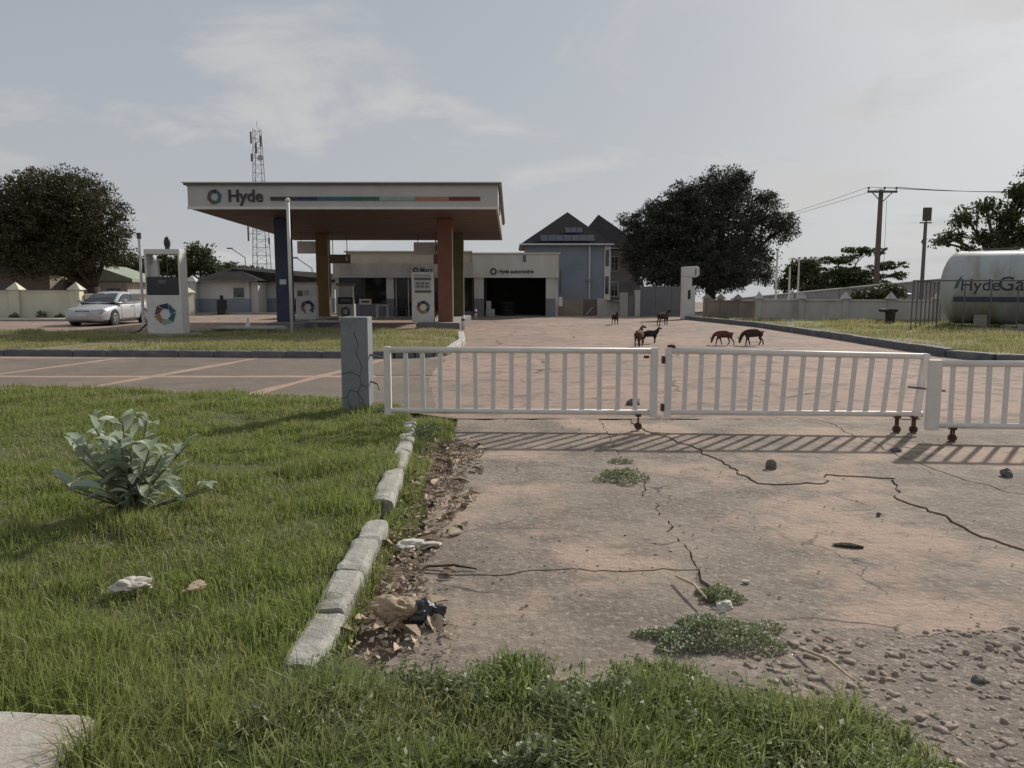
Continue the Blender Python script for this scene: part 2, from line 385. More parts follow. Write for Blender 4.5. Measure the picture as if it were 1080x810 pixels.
# ------------------------------------------------------------------ helpers
class MB:
    """collects shapes; build() links them as ONE mesh object"""

    def __init__(self):
        self.v, self.f = [], []

    def add(self, vs, fs):
        o = len(self.v)
        self.v += [tuple(p) for p in vs]
        self.f += [tuple(i + o for i in q) for q in fs]
        return self

    def box(self, x0, x1, y0, y1, z0, z1):
        vs = [(x, y, z) for x in (x0, x1) for y in (y0, y1) for z in (z0, z1)]
        return self.add(vs, [(0, 1, 3, 2), (4, 6, 7, 5), (0, 4, 5, 1), (2, 3, 7, 6), (0, 2, 6, 4), (1, 5, 7, 3)])

    def obox(self, a, b, w, t):
        """bar from a to b, w wide (horizontal) and t thick"""
        a, b = Vector(a), Vector(b)
        d = (b - a).normalized()
        up = Vector((0, 0, 1)) if abs(d.z) < 0.95 else Vector((0, 1, 0))
        s = d.cross(up).normalized()
        u = s.cross(d).normalized()
        vs = []
        for p in (a, b):
            for i, j in ((-1, -1), (1, -1), (1, 1), (-1, 1)):
                vs.append(p + s * (i * w / 2) + u * (j * t / 2))
        return self.add(vs, [(3, 2, 1, 0), (4, 5, 6, 7), (0, 1, 5, 4), (1, 2, 6, 5), (2, 3, 7, 6), (3, 0, 4, 7)])

    def tube(self, pts, rs, n=8, caps=True):
        pts = [Vector(p) for p in pts]
        if not isinstance(rs, (list, tuple)):
            rs = [rs] * len(pts)
        vs, fs = [], []
        for i, p in enumerate(pts):
            d = (pts[min(i + 1, len(pts) - 1)] - pts[max(i - 1, 0)])
            d = d.normalized() if d.length > 1e-9 else Vector((0, 0, 1))
            ref = Vector((0, 0, 1)) if abs(d.z) < 0.9 else Vector((0, 1, 0))
            s = d.cross(ref).normalized()
            u = s.cross(d).normalized()
            for k in range(n):
                a = 2 * math.pi * k / n
                vs.append(p + (s * math.cos(a) + u * math.sin(a)) * rs[i])
        for i in range(len(pts) - 1):
            for k in range(n):
                k2 = (k + 1) % n
                fs.append((i * n + k, (i + 1) * n + k, (i + 1) * n + k2, i * n + k2))
        if caps:
            fs.append(tuple(range(n)))
            fs.append(tuple(reversed(range((len(pts) - 1) * n, len(pts) * n))))
        return self.add(vs, fs)

    def prism(self, poly, y0, y1):
        """outline in X,Z extruded along Y"""
        n = len(poly)
        vs = [(x, y0, z) for x, z in poly] + [(x, y1, z) for x, z in poly]
        fs = [tuple(range(n)), tuple(reversed(range(n, 2 * n)))]
        fs += [(i, i + n, (i + 1) % n + n, (i + 1) % n) for i in range(n)]
        return self.add(vs, fs)

    def sphere(self, c, r, nu=12, nv=8):
        c = Vector(c)
        r = (r, r, r) if not isinstance(r, (tuple, list)) else r
        vs, fs = [], []
        for i in range(nv + 1):
            t = math.pi * i / nv
            for k in range(nu):
                a = 2 * math.pi * k / nu
                vs.append((c.x + r[0] * math.sin(t) * math.cos(a), c.y + r[1] * math.sin(t) * math.sin(a), c.z + r[2] * math.cos(t)))
        for i in range(nv):
            for k in range(nu):
                k2 = (k + 1) % nu
                fs.append((i * nu + k, (i + 1) * nu + k, (i + 1) * nu + k2, i * nu + k2))
        return self.add(vs, fs)

    def pyramid(self, x0, x1, y0, y1, z0, apex):
        vs = [(x0, y0, z0), (x1, y0, z0), (x1, y1, z0), (x0, y1, z0), apex]
        return self.add(vs, [(3, 2, 1, 0), (0, 1, 4), (1, 2, 4), (2, 3, 4), (3, 0, 4)])

    def mesh(self, name, bevel=0.0, smooth=False, segs=1):
        me = bpy.data.meshes.new(name)
        bm = bmesh.new()
        bv = [bm.verts.new(p) for p in self.v]
        for q in self.f:
            try:
                bm.faces.new([bv[i] for i in q])
            except ValueError:
                pass
        bmesh.ops.remove_doubles(bm, verts=bm.verts[:], dist=1e-5)
        bmesh.ops.recalc_face_normals(bm, faces=bm.faces[:])
        if bevel:
            es = [e for e in bm.edges if len(e.link_faces) == 2 and e.calc_face_angle(0) > 0.6]
            bmesh.ops.bevel(bm, geom=es, offset=bevel, segments=segs, affect="EDGES", profile=0.6)
        if smooth:
            for f in bm.faces:
                f.smooth = True
        bm.to_mesh(me)
        bm.free()
        return me

    def build(self, name, mat, parent=None, bevel=0.0, smooth=False, segs=1):
        return link_mesh(name, self.mesh(name, bevel, smooth, segs), mat, parent)


def link_mesh(name, me, mat, parent=None):
    if mat is not None and not me.materials:
        me.materials.append(MT[mat] if isinstance(mat, str) else mat)
    o = bpy.data.objects.new(name, me)
    col.objects.link(o)
    if parent is not None:
        o.parent = parent
    return o


def empty(name, loc=(0, 0, 0), rz=0.0):
    o = bpy.data.objects.new(name, None)
    o.empty_display_size = 0.2
    o.location = loc
    o.rotation_euler = (0, 0, rz)
    col.objects.link(o)
    return o


def tag(o, label=None, cat=None, group=None, kind=None):
    if label:
        o["label"] = label
    if cat:
        o["category"] = cat
    if group:
        o["group"] = group
    if kind:
        o["kind"] = kind
    return o


def thing(name, label, cat, loc=(0, 0, 0), rz=0.0, group=None):
    return tag(empty(name, loc, rz), label, cat, group)


def copy_tree(o, parent=None):
    c = o.copy()
    col.objects.link(c)
    c.parent = parent
    for ch in list(o.children):
        copy_tree(ch, c)
    return c


def raw_mesh(name, verts, faces, smooth=False):
    """verts (n,3), faces (m,3) or (m,4) numpy"""
    me = bpy.data.meshes.new(name)
    k = faces.shape[1]
    me.vertices.add(len(verts))
    me.vertices.foreach_set("co", verts.astype(np.float32).ravel())
    me.loops.add(faces.size)
    me.loops.foreach_set("vertex_index", faces.astype(np.int32).ravel())
    me.polygons.add(len(faces))
    me.polygons.foreach_set("loop_start", np.arange(0, faces.size, k, dtype=np.int32))
    me.polygons.foreach_set("loop_total", np.full(len(faces), k, dtype=np.int32))
    me.update(calc_edges=True)
    return me


def vnoise(x, y, scale, seed):
    r = np.random.RandomState(seed)
    g = r.rand(64, 64)
    xs, ys = x * scale + 1000.0, y * scale + 1000.0
    i, j = np.floor(xs).astype(int), np.floor(ys).astype(int)
    fx, fy = xs - i, ys - j
    fx, fy = fx * fx * (3 - 2 * fx), fy * fy * (3 - 2 * fy)
    i0, j0, i1, j1 = i % 64, j % 64, (i + 1) % 64, (j + 1) % 64
    return (g[i0, j0] * (1 - fx) + g[i1, j0] * fx) * (1 - fy) + (g[i0, j1] * (1 - fx) + g[i1, j1] * fx) * fy


def in_poly(x, y, poly):
    c = np.zeros(len(x), bool)
    n = len(poly)
    for k in range(n):
        x0, y0 = poly[k]
        x1, y1 = poly[(k + 1) % n]
        cond = (y0 > y) != (y1 > y)
        xx = (x1 - x0) * (y - y0) / ((y1 - y0) if y1 != y0 else 1e-9) + x0
        c ^= cond & (x < xx)
    return c


def blades(name, mat, x, y, z, h, w, seed, lean=0.5, curl=0.35):
    """one grass blade of three triangles at each point"""
    r = np.random.RandomState(seed)
    n = len(x)
    a = r.rand(n) * 2 * np.pi
    la = r.rand(n) * 2 * np.pi
    lm = h * lean * r.rand(n) ** 0.8
    dx, dy = np.cos(la) * lm, np.sin(la) * lm
    wx, wy = np.cos(a) * w / 2, np.sin(a) * w / 2
    P = np.zeros((n, 5, 3))
    P[:, 0] = np.stack([x - wx, y - wy, z], 1)
    P[:, 1] = np.stack([x + wx, y + wy, z], 1)
    P[:, 2] = np.stack([x + dx * curl - wx * .8, y + dy * curl - wy * .8, z + h * 0.55], 1)
    P[:, 3] = np.stack([x + dx * curl + wx * .8, y + dy * curl + wy * .8, z + h * 0.55], 1)
    tipz = np.sqrt(np.maximum(h * h - lm * lm, (0.3 * h) ** 2))
    P[:, 4] = np.stack([x + dx, y + dy, z + tipz], 1)
    base = (np.arange(n) * 5)[:, None]
    F = np.concatenate([base + np.array([[0, 1, 3]]), base + np.array([[0, 3, 2]]), base + np.array([[2, 3, 4]])], 1).reshape(-1, 3)
    me = raw_mesh(name, P.reshape(-1, 3), F)
    return link_mesh(name, me, mat)


def leaf_cloud(C, D, size, seed, aspect=0.42, fold=0.2):
    """diamond leaves centred at C (n,3), long axis roughly along D"""
    r = np.random.RandomState(seed)
    n = len(C)
    L = D + r.normal(0, 0.7, (n, 3))
    L /= np.linalg.norm(L, axis=1, keepdims=True) + 1e-9
    Q = r.normal(0, 1, (n, 3))
    S = np.cross(L, Q)
    S /= np.linalg.norm(S, axis=1, keepdims=True) + 1e-9
    N = np.cross(L, S)
    s = (size * (0.6 + 0.8 * r.rand(n)))[:, None]
    P = np.zeros((n, 4, 3))
    P[:, 0] = C - L * s * 0.5
    P[:, 1] = C + S * s * aspect * 0.5 + N * s * fold * 0.3
    P[:, 2] = C + L * s * 0.5
    P[:, 3] = C - S * s * aspect * 0.5 + N * s * fold * 0.3
    base = (np.arange(n) * 4)[:, None]
    F = np.concatenate([base + np.array([[0, 1, 2]]), base + np.array([[0, 2, 3]])], 1).reshape(-1, 3)
    return P.reshape(-1, 3), F


def rock_mesh(name, size, seed, flat=0.7, sub=2, amp=0.35):
    bm = bmesh.new()
    bmesh.ops.create_icosphere(bm, subdivisions=sub, radius=0.5)
    o = Vector((seed * 3.7, seed * 1.3, seed * 2.1))
    for v in bm.verts:
        k = 1 + amp * mnoise.noise(v.co * 2.2 + o) + amp * 0.5 * mnoise.noise(v.co * 5.0 + o)
        v.co *= k
        v.co.x *= size[0]
        v.co.y *= size[1]
        v.co.z *= size[2]
    me = bpy.data.meshes.new(name)
    bm.to_mesh(me)
    bm.free()
    return me


def rough_box(name, lx, ly, lz, seed, amp=0.01, cuts=3, bevel=0.03):
    """weathered stone block with rounded upper edges, base at z=0, long side along X"""
    b = min(bevel, ly * 0.4, lz * 0.6)
    hy = ly / 2
    sec = [(-hy, 0.0), (-hy, lz * 0.5), (-hy, lz - b), (-hy + b * 0.3, lz - b * 0.3), (-hy + b, lz), (0.0, lz + 0.002), (hy - b, lz), (hy - b * 0.3, lz - b * 0.3), (hy, lz - b), (hy, lz * 0.5), (hy, 0.0)]
    n = max(4, cuts * 2)
    o = Vector((seed * 5.1, seed * 2.3, seed * 1.7))
    m = MB()
    vs, fs = [], []
    k = len(sec)
    for i in range(n + 1):
        x = -lx / 2 + lx * i / n
        e = min(1.0, min(i, n - i) / 1.0)
        for (y, z) in sec:
            p = Vector((x, y * (1 if e else 0.93), z * (1 if e else 0.94)))
            d = mnoise.noise_vector(p * Vector((7 if lx > 0.9 else 5, 9, 9)) + o if False else Vector((p.x * 6, p.y * 9, p.z * 9)) + o)
            d2 = mnoise.noise_vector(Vector((p.x * 22, p.y * 22, p.z * 22)) + o)
            q = p + (d * amp + d2 * amp * 0.4) * (0.3 if z == 0 else 1.0)
            vs.append(q)
    for i in range(n):
        for j in range(k - 1):
            fs.append((i * k + j, (i + 1) * k + j, (i + 1) * k + j + 1, i * k + j + 1))
    fs.append(tuple(range(k)))
    fs.append(tuple(reversed(range(n * k, (n + 1) * k))))
    return m.add(vs, fs).mesh(name)


_font_cache = {}


def text_mesh(s, size, extrude=0.01, bold=0.0, shear=0.0, align="LEFT", spacing=1.0):
    cu = bpy.data.curves.new("lettering", "FONT")
    cu.body = s
    cu.size = size
    cu.extrude = extrude
    cu.offset = bold
    cu.shear = shear
    cu.align_x = align
    cu.space_character = spacing
    cu.resolution_u = 3
    o = bpy.data.objects.new("lettering", cu)
    col.objects.link(o)
    dg = bpy.context.evaluated_depsgraph_get()
    me = bpy.data.meshes.new_from_object(o.evaluated_get(dg))
    bpy.data.objects.remove(o)
    bpy.data.curves.remove(cu)
    return me


def text(parent, s, size, loc, mat, rot=(math.pi / 2, 0, 0), **kw):
    me = text_mesh(s, size, **kw)
    me.materials.clear()
    o = link_mesh("lettering", me, mat, parent)
    o.location = loc
    o.rotation_euler = rot
    return o


def logo(parent, x, y, z, r, rot=None, depth=0.02, order=("logo_navy", "logo_teal", "logo_teal", "logo_mint", "logo_orange", "logo_plum")):
    """ring of six skewed blocks; faces -Y unless rot is given"""
    for k, mname in enumerate(order):
        a0 = math.pi / 2 - math.pi / 3 * k
        pts = []
        for (da, rr) in ((0.50, 0.62), (0.62, 1.0), (-0.28, 1.05), (-0.55, 0.52)):
            a = a0 + da
            pts.append((r * rr * math.cos(a), r * rr * math.sin(a)))
        o = MB().prism(pts, -depth, 0.0).build("logo_segment", mname, parent)
        o.location = (x, y, z)
        if rot is not None:
            o.rotation_euler = rot


def jag(a, b, amp, seg=0.12):
    """jagged polyline from a to b; the same for both directions"""
    rev = (a > b)
    p, q = (b, a) if rev else (a, b)
    L = math.hypot(q[0] - p[0], q[1] - p[1])
    n = max(2, int(L / seg))
    rnd = random.Random(int((p[0] * 131 + p[1] * 377 + q[0] * 17 + q[1] * 71) * 100))
    nx, ny = -(q[1] - p[1]) / L, (q[0] - p[0]) / L
    out, off = [], 0.0
    for i in range(n + 1):
        t = i / n
        off = off * 0.75 + rnd.uniform(-1, 1) * amp
        o = off * min(1.0, 4 * t * (1 - t) * 2)
        out.append((p[0] + (q[0] - p[0]) * t + nx * o, p[1] + (q[1] - p[1]) * t + ny * o))
    return list(reversed(out)) if rev else out


def slab(name, corners, z, mat, parent, amp=0.02, gap=0.008, thick=0.05, tilt=(0, 0), seg=0.12):
    pts = []
    n = len(corners)
    for i in range(n):
        pts += jag(corners[i], corners[(i + 1) % n], amp, seg)[:-1]
    area = sum(pts[i][0] * pts[(i + 1) % len(pts)][1] - pts[(i + 1) % len(pts)][0] * pts[i][1] for i in range(len(pts)))
    sg = 1 if area > 0 else -1
    ins = []
    m = len(pts)
    for i in range(m):
        a, b = Vector(pts[i - 1]), Vector(pts[(i + 1) % m])
        d = (b - a)
        d = d.normalized() if d.length > 1e-9 else Vector((1, 0))
        nrm = Vector((-d.y, d.x)) * sg
        ins.append(Vector(pts[i]) + nrm * gap)
    cx = sum(p.x for p in ins) / m
    cy = sum(p.y for p in ins) / m
    bm = bmesh.new()
    top = [bm.verts.new((p.x, p.y, z + (p.x - cx) * tilt[0] + (p.y - cy) * tilt[1])) for p in ins]
    bot = [bm.verts.new((p.x, p.y, z - thick)) for p in ins]
    f = bm.faces.new(top if sg > 0 else list(reversed(top)))
    for i in range(m):
        j = (i + 1) % m
        bm.faces.new((top[i], bot[i], bot[j], top[j]) if sg > 0 else (top[j], bot[j], bot[i], top[i]))
    bm.normal_update()
    bmesh.ops.triangulate(bm, faces=[f])
    me = bpy.data.meshes.new(name)
    bm.to_mesh(me)
    bm.free()
    return link_mesh(name, me, mat, parent)


def sheet(name, poly, z, mat, kind="structure", bump=0.0, step=0.35, parent=None):
    """flat or gently uneven ground sheet over an outline"""
    bm = bmesh.new()
    f = bm.faces.new([bm.verts.new((x, y, z)) for x, y in poly])
    if f.normal.z < 0 or True:
        bm.normal_update()
        if f.normal.z < 0:
            f.normal_flip()
    bmesh.ops.triangulate(bm, faces=[f])
    me = bpy.data.meshes.new(name)
    bm.to_mesh(me)
    bm.free()
    o = link_mesh(name, me, mat, parent)
    if kind and parent is None:
        o["kind"] = kind
    return o

# ------------------------------------------------------------------ ground, forecourt, lane, kerbs
gm = MB().add([(-900, -60, -0.05), (900, -60, -0.05), (900, 62, -0.05), (-900, 62, -0.05), (900, 900, -14.0), (-900, 900, -14.0)], [(0, 1, 2, 3), (3, 2, 4, 5)])   # level, then falling gently away
tag(gm.build("ground", "soil"), kind="structure")
forecourt = sheet("forecourt", [(-60, 18.0), (-16, 13.7), (-8, 12.4), (-2.2, 11.05), (-1.3, 10.2), (-0.72, 9.72), (9.9, 9.68), (10.35, 16), (60, 16), (60, 61.9), (-60, 61.9)], 0.0, "forecourt")

apron = tag(empty("apron"), kind="structure")
J = 1.07
TOP = 9.67
near_slabs = [
    [(-0.55, 4.36), (J, 4.40), (J, TOP), (-0.68, TOP)],
    [(-0.50, 3.05), (J, 3.05), (J, 4.40), (-0.55, 4.36)],
    [(J, 4.40), (J, 3.50), (1.75, 3.52), (2.48, 3.66), (3.30, 3.72), (3.15, 4.75), (2.95, 6.0), (3.25, 6.6), (2.72, 6.75), (2.58, 6.43), (2.03, 6.43), (1.84, 8.02), (1.5, 8.9), (1.45, TOP), (J, TOP)],
    [(3.30, 3.72), (5.2, 3.8), (5.5, 5.1), (3.9, 6.13), (3.75, 6.99), (3.72, TOP), (1.45, TOP), (1.5, 8.9), (1.84, 8.02), (2.03, 6.43), (2.58, 6.43), (2.72, 6.75), (3.25, 6.6), (2.95, 6.0), (3.15, 4.75)],
    [(5.5, 5.1), (7.6, 4.2), (7.8, TOP), (3.72, TOP), (3.75, 6.99), (3.9, 6.13)],
    [(5.2, 3.8), (7.4, 3.4), (7.6, 4.2), (5.5, 5.1)],
    [(7.6, 4.2), (9.6, 4.0), (9.8, TOP), (7.8, TOP)],
]
for i, c in enumerate(near_slabs):
    rr = random.Random(i + 4)
    slab("slab", c, [0.0, -0.004, -0.006, 0.004, 0.006, -0.006, 0.0][i], "concrete_slab", apron, amp=0.034, gap=[0.006, 0.003, 0.007, 0.007, 0.004, 0.004, 0.004][i], seg=0.065)

sheet("joint_dirt", [(-0.4, 3.1), (1.0, 3.1), (1.15, 3.56), (3.3, 3.78), (5.2, 3.86), (7.3, 3.5), (9.6, 4.1), (9.75, 9.64), (-0.6, 9.64)], -0.02, "soil")

# cross lane of cast bays with sandy joints
lane = sheet("lane", [(-40, 21.0), (-2.9, 18.1), (-2.5, 16.9), (-2.75, 15.6), (-2.45, 14.3), (-2.8, 13.0), (-2.5, 12.1), (-2.9, 11.3), (-8, 12.3), (-16, 13.6), (-40, 16)], 0.004, "lane_sand")
xs0 = [-19.5, -16.2, -12.9, -9.7, -6.55, -3.5, -1.35]
for i in range(6):
    for j, (ya, yb) in enumerate(((10.9, 14.26), (14.60, 18.15))):
        sk0, sk1 = (ya - 14.4) * 0.18, (yb - 14.4) * 0.18
        a, b = xs0[i] + 0.12, xs0[i + 1] - 0.12
        c = [(a + sk0, ya), (b + sk0 * (1 if i < 5 else 0), ya), (b + sk1 * (1 if i < 5 else 0), yb), (a + sk1, yb)]
        if j == 0 and i == 5:
            c = [(a + sk0, ya), (-1.0, 10.2), (b, yb), (a + sk1, yb)]
        slab("bay", c, 0.009, "lane_slab", lane, amp=0.03, gap=0.012, thick=0.03, seg=0.3)


def kerb_run(parent, pts, seg, w, h, mat, z0=-0.04, jitter=0.008, seed=1, gap=0.012, skip=()):
    pts = [Vector((p[0], p[1], 0)) for p in pts]
    variants = []
    for k in range(3):
        me = rough_box("kerb_stone", 1.0, w, h, seed * 7 + k, 0.006, 5, 0.025)
        me.materials.append(MT[mat])
        variants.append(me)
    rnd = random.Random(seed)
    n = 0
    for a, b in zip(pts[:-1], pts[1:]):
        L = (b - a).length
        m = max(1, round(L / seg))
        for i in range(m):
            p, q = a.lerp(b, i / m), a.lerp(b, (i + 1) / m)
            n += 1
            if n in skip:
                continue
            o = bpy.data.objects.new("kerb_stone", variants[n % 3])
            col.objects.link(o)
            o.parent = parent
            mid = (p + q) / 2
            o.location = (mid.x + rnd.uniform(-jitter, jitter), mid.y + rnd.uniform(-jitter, jitter), z0 + rnd.uniform(-jitter, jitter))
            o.rotation_euler = (rnd.uniform(-.02, .02), rnd.uniform(-.01, .01), math.atan2((q - p).y, (q - p).x) + rnd.uniform(-.01, .01))
            o.scale = ((q - p).length - gap, 1, 1)


kl = tag(empty("kerb"), kind="structure")
kerb_run(kl, [(-30, 20.6), (-12.9, 19.0), (-5.2, 18.4), (-2.7, 18.25)], 0.9, 0.2, 0.2, "kerb_blue", seed=3)
ang = [(-2.7 + 1.15 * math.sin(t), 19.4 - 1.15 * math.cos(t)) for t in np.linspace(0, math.pi / 2, 5)]
kerb_run(kl, ang, 0.5, 0.2, 0.2, "kerb_blue", seed=5)
kerb_run(kl, [(-1.55, 19.4), (-1.45, 23.0), (-1.75, 27.0)], 0.9, 0.2, 0.2, "kerb_white", seed=4)
kr = tag(empty("kerb"), kind="structure")
kerb_run(kr, [(9.0, 41.0), (9.6, 37.5), (10.25, 33.0), (10.3, 25.5), (10.25, 18.6)], 0.9, 0.24, 0.24, "kerb_blue", seed=8)
kerb_run(kr, [(10.25, 18.6), (10.6, 17.4), (11.6, 16.8), (13.2, 16.55), (20, 16.2), (30, 16)], 0.9, 0.24, 0.22, "kerb_blue", seed=9)

# broken light kerb beside the apron
kn = tag(empty("kerb"), kind="structure")
stones = [(-1.17, 9.05, -1.11, 8.30, .15, .08), (-1.11, 8.29, -1.05, 7.45, .15, .075), (-1.05, 7.44, -0.99, 6.55, .15, .07), (-0.99, 6.54, -0.935, 5.58, .165, .10),
          (-0.885, 5.06, -0.875, 4.66, .15, .105), (-0.875, 4.655, -0.87, 4.14, .155, .11), (-0.87, 4.135, -0.87, 3.62, .16, .105), (-0.87, 3.615, -0.875, 3.08, .16, .085)]
for i, (x0, y0, x1, y1, w, h) in enumerate(stones):
    L = math.hypot(x1 - x0, y1 - y0)
    o = link_mesh("kerb_stone", rough_box("kerb_stone", L - 0.002, w, h + 0.05, 40 + i, 0.012, 7, 0.03), "kerb_light", kn)
    rr = random.Random(i)
    o.location = ((x0 + x1) / 2, (y0 + y1) / 2, -0.05)
    o.rotation_euler = (rr.uniform(-.06, .04), rr.uniform(-.012, .012), math.atan2(y1 - y0, x1 - x0) + rr.uniform(-.008, .008))

# ------------------------------------------------------------------ lawns and verge
LAWN = [(-0.92, 1.0), (-0.92, 3.2), (-0.90, 5.0), (-0.97, 6.5), (-1.15, 9.1), (-1.45, 10.3), (-2.3, 11.1), (-5.0, 11.9), (-8.1, 12.5), (-16, 13.9), (-16, 1.0)]
VERGE = [(-1.0, 0.6), (1.75, 0.6), (1.55, 2.2), (1.40, 2.65), (1.18, 2.95), (0.75, 3.12), (0.1, 3.08), (-0.45, 3.12), (-0.72, 3.3), (-0.95, 3.7)]
STRIP = [(-30, 20.7), (-13, 19.1), (-5.2, 18.5), (-2.7, 18.35), (-1.9, 18.7), (-1.65, 19.4), (-1.55, 23.0), (-1.85, 27.0), (-3.5, 28.2), (-12.5, 27.0), (-30, 29)]
PLOT = [(10.35, 18.7), (10.7, 17.5), (11.7, 16.95), (13.3, 16.7), (30, 16.2), (40, 30), (40, 40), (12, 38.5), (10.3, 41.0), (9.2, 41.0), (9.75, 37.5), (10.37, 33.0)]


def uneven(name, poly, z, mat, step, amp, seed):
    x0, x1 = min(p[0] for p in poly), max(p[0] for p in poly)
    y0, y1 = min(p[1] for p in poly), max(p[1] for p in poly)
    bm = bmesh.new()
    f = bm.faces.new([bm.verts.new((x, y, 0)) for x, y in poly])
    bm.normal_update()
    if f.normal.z < 0:
        f.normal_flip()
    k = x0 + step
    while k < x1:
        bmesh.ops.bisect_plane(bm, geom=bm.verts[:] + bm.edges[:] + bm.faces[:], plane_co=(k, 0, 0), plane_no=(1, 0, 0))
        k += step
    k = y0 + step
    while k < y1:
        bmesh.ops.bisect_plane(bm, geom=bm.verts[:] + bm.edges[:] + bm.faces[:], plane_co=(0, k, 0), plane_no=(0, 1, 0))
        k += step
    P = np.array([v.co[:] for v in bm.verts])
    dz = (vnoise(P[:, 0], P[:, 1], 1.3, seed) - 0.5) * amp + (vnoise(P[:, 0], P[:, 1], 3.7, seed + 1) - 0.5) * amp * 0.4
    for v, d in zip(bm.verts, dz):
        v.co.z = z + d
        if v.is_boundary:
            v.co.z = z - 0.03
    bmesh.ops.triangulate(bm, faces=bm.faces[:])
    me = bpy.data.meshes.new(name)
    bm.to_mesh(me)
    bm.free()
    return tag(link_mesh(name, me, mat), kind="structure")


def lawn_z(x, y, z, amp, seed):
    return z + (vnoise(x, y, 1.3, seed) - 0.5) * amp + (vnoise(x, y, 3.7, seed + 1) - 0.5) * amp * 0.4 - 0.012


uneven("lawn", LAWN, 0.045, "lawn_soil", 0.4, 0.07, 11)
uneven("verge", VERGE, 0.03, "lawn_soil", 0.3, 0.06, 13)
uneven("grass_strip", STRIP, 0.10, "dry_lawn_soil", 0.9, 0.06, 15)
uneven("grass_plot", PLOT, 0.12, "dry_lawn_soil", 1.2, 0.08, 17)


def scatter(poly, n, seed, dens=None):
    r = np.random.RandomState(seed)
    x0, x1 = min(p[0] for p in poly), max(p[0] for p in poly)
    y0, y1 = min(p[1] for p in poly), max(p[1] for p in poly)
    x = x0 + (x1 - x0) * r.rand(n)
    y = y0 + (y1 - y0) * r.rand(n)
    k = in_poly(x, y, poly)
    if dens is not None:
        k &= r.rand(n) < dens(x, y)
    return x[k], y[k]


def lawn_density(x, y):
    block = (x < -1.40) & (y < 2.64) & (y > 1.9)
    view = np.where(x > -0.72 * y - 0.9, 1.0, 0.12)
    bare = np.where(vnoise(x, y, 1.1, 31) > 0.72, 0.55, 1.0)
    return np.where(block, 0.0, 1.0) * view * bare * np.clip(1.25 - (y - 2.5) * 0.09, 0.25, 1.0)


x, y = scatter(LAWN, 900000, 21, lawn_density)
r_ = np.random.RandomState(5)
cl = vnoise(x, y, 2.2, 33) * 0.6 + vnoise(x, y, 6.0, 34) * 0.4
tuft = np.clip((vnoise(x, y, 1.6, 46) * 0.55 + vnoise(x, y, 4.5, 47) * 0.45 - 0.42) * 3.2, 0, 1)
h = (0.03 + 0.04 * cl + 0.075 * tuft + 0.14 * np.exp(-np.maximum(y - 2.4, 0) / 0.9) * cl) * (0.5 + 0.85 * r_.rand(len(x)))
w = 0.004 + 0.0035 * r_.rand(len(x)) + 0.0006 * np.maximum(y - 3, 0)
tag(blades("lawn_grass", "grass", x, y, lawn_z(x, y, 0.045, 0.07, 11), h, w, 7, 0.95, 0.3), "short green grass covering the lawn beside the broken kerb", "grass", kind="stuff")

x, y = scatter(LAWN, 60000, 23, lambda x, y: np.where((x < -1.40) & (y < 2.64), 0, np.where((x > -0.72 * y - 0.9) & (vnoise(x, y, 0.9, 35) > 0.42), 0.6, 0.1)))
tag(blades("dry_grass", "dry_blade", x, y, lawn_z(x, y, 0.045, 0.07, 11), 0.05 + 0.09 * r_.rand(len(x)), np.full(len(x), 0.0045), 8, 1.1, 0.3), "straw coloured dead blades mixed into the green lawn", "grass", kind="stuff")

x, y = scatter(VERGE, 150000, 25, lambda x, y: np.where(y > 2.0, 0.9, 0.3) * (0.35 + 0.65 * (vnoise(x, y, 3.0, 36) > 0.3)) * np.clip((vnoise(x, y, 3.5, 50) - (y - 2.72) * 1.5) * 4, 0.04, 1))
cl = vnoise(x, y, 2.6, 37) * 0.6 + vnoise(x, y, 7.0, 38) * 0.4
edge = np.clip((3.25 - y) * 2.2, 0.3, 1.0) * np.clip((1.6 - x) * 2.5, 0.35, 1.0)
h = (0.05 + 0.22 * cl ** 1.3 * edge) * (0.5 + 0.8 * r_.rand(len(x)))
tag(blades("verge_grass", "verge_grass", x, y, lawn_z(x, y, 0.03, 0.06, 13), h, 0.0045 + 0.006 * r_.rand(len(x)), 9, 1.25, 0.28), "long rank grass on the verge at the near edge of the apron", "grass", kind="stuff")

x, y = scatter(VERGE, 15000, 26, lambda x, y: np.where((y > 2.1) & (vnoise(x, y, 3.2, 48) + 0.25 * (np.abs(x - 0.2) < 0.7) > 0.62), 0.9, 0.08) * np.clip((vnoise(x, y, 3.5, 50) - (y - 2.75) * 1.5) * 4, 0.05, 1))
q_ = r_.rand(len(x))
C = np.stack([x, y, 0.03 + (0.03 + 0.19 * q_) * np.clip((3.3 - y) * 2.0, 0.3, 1.0)], 1)
D_ = np.stack([r_.normal(0, 1, len(x)), r_.normal(0, 1, len(x)), 0.5 + 0 * x], 1)
V, F = leaf_cloud(C, D_, 0.014 + 0.017 * r_.rand(len(x)), 49, 0.5, 0.3)
tag(link_mesh("verge_weeds", raw_mesh("verge_weeds", V, F), "weed_leaf"), "pale broad-leaved weeds tangled through the verge grass", "weeds", kind="stuff")

x, y = scatter(STRIP, 260000, 27, lambda x, y: np.where((x > -0.72 * y - 1.5), 1.0, 0.15) * (0.06 + 0.94 * np.clip((vnoise(x, y, 0.55, 39) * .6 + vnoise(x, y, 1.9, 51) * .4 - 0.40) * 4, 0, 1)))
h = (0.06 + 0.13 * vnoise(x, y, 0.8, 40)) * (0.5 + 0.9 * r_.rand(len(x)))
tag(blades("strip_grass", "far_grass", x, y, lawn_z(x, y, 0.10, 0.06, 15), h, 0.012 + 0.008 * r_.rand(len(x)), 10, 0.8), "patchy yellowing grass on the kerbed strip in front of the canopy", "grass", kind="stuff")

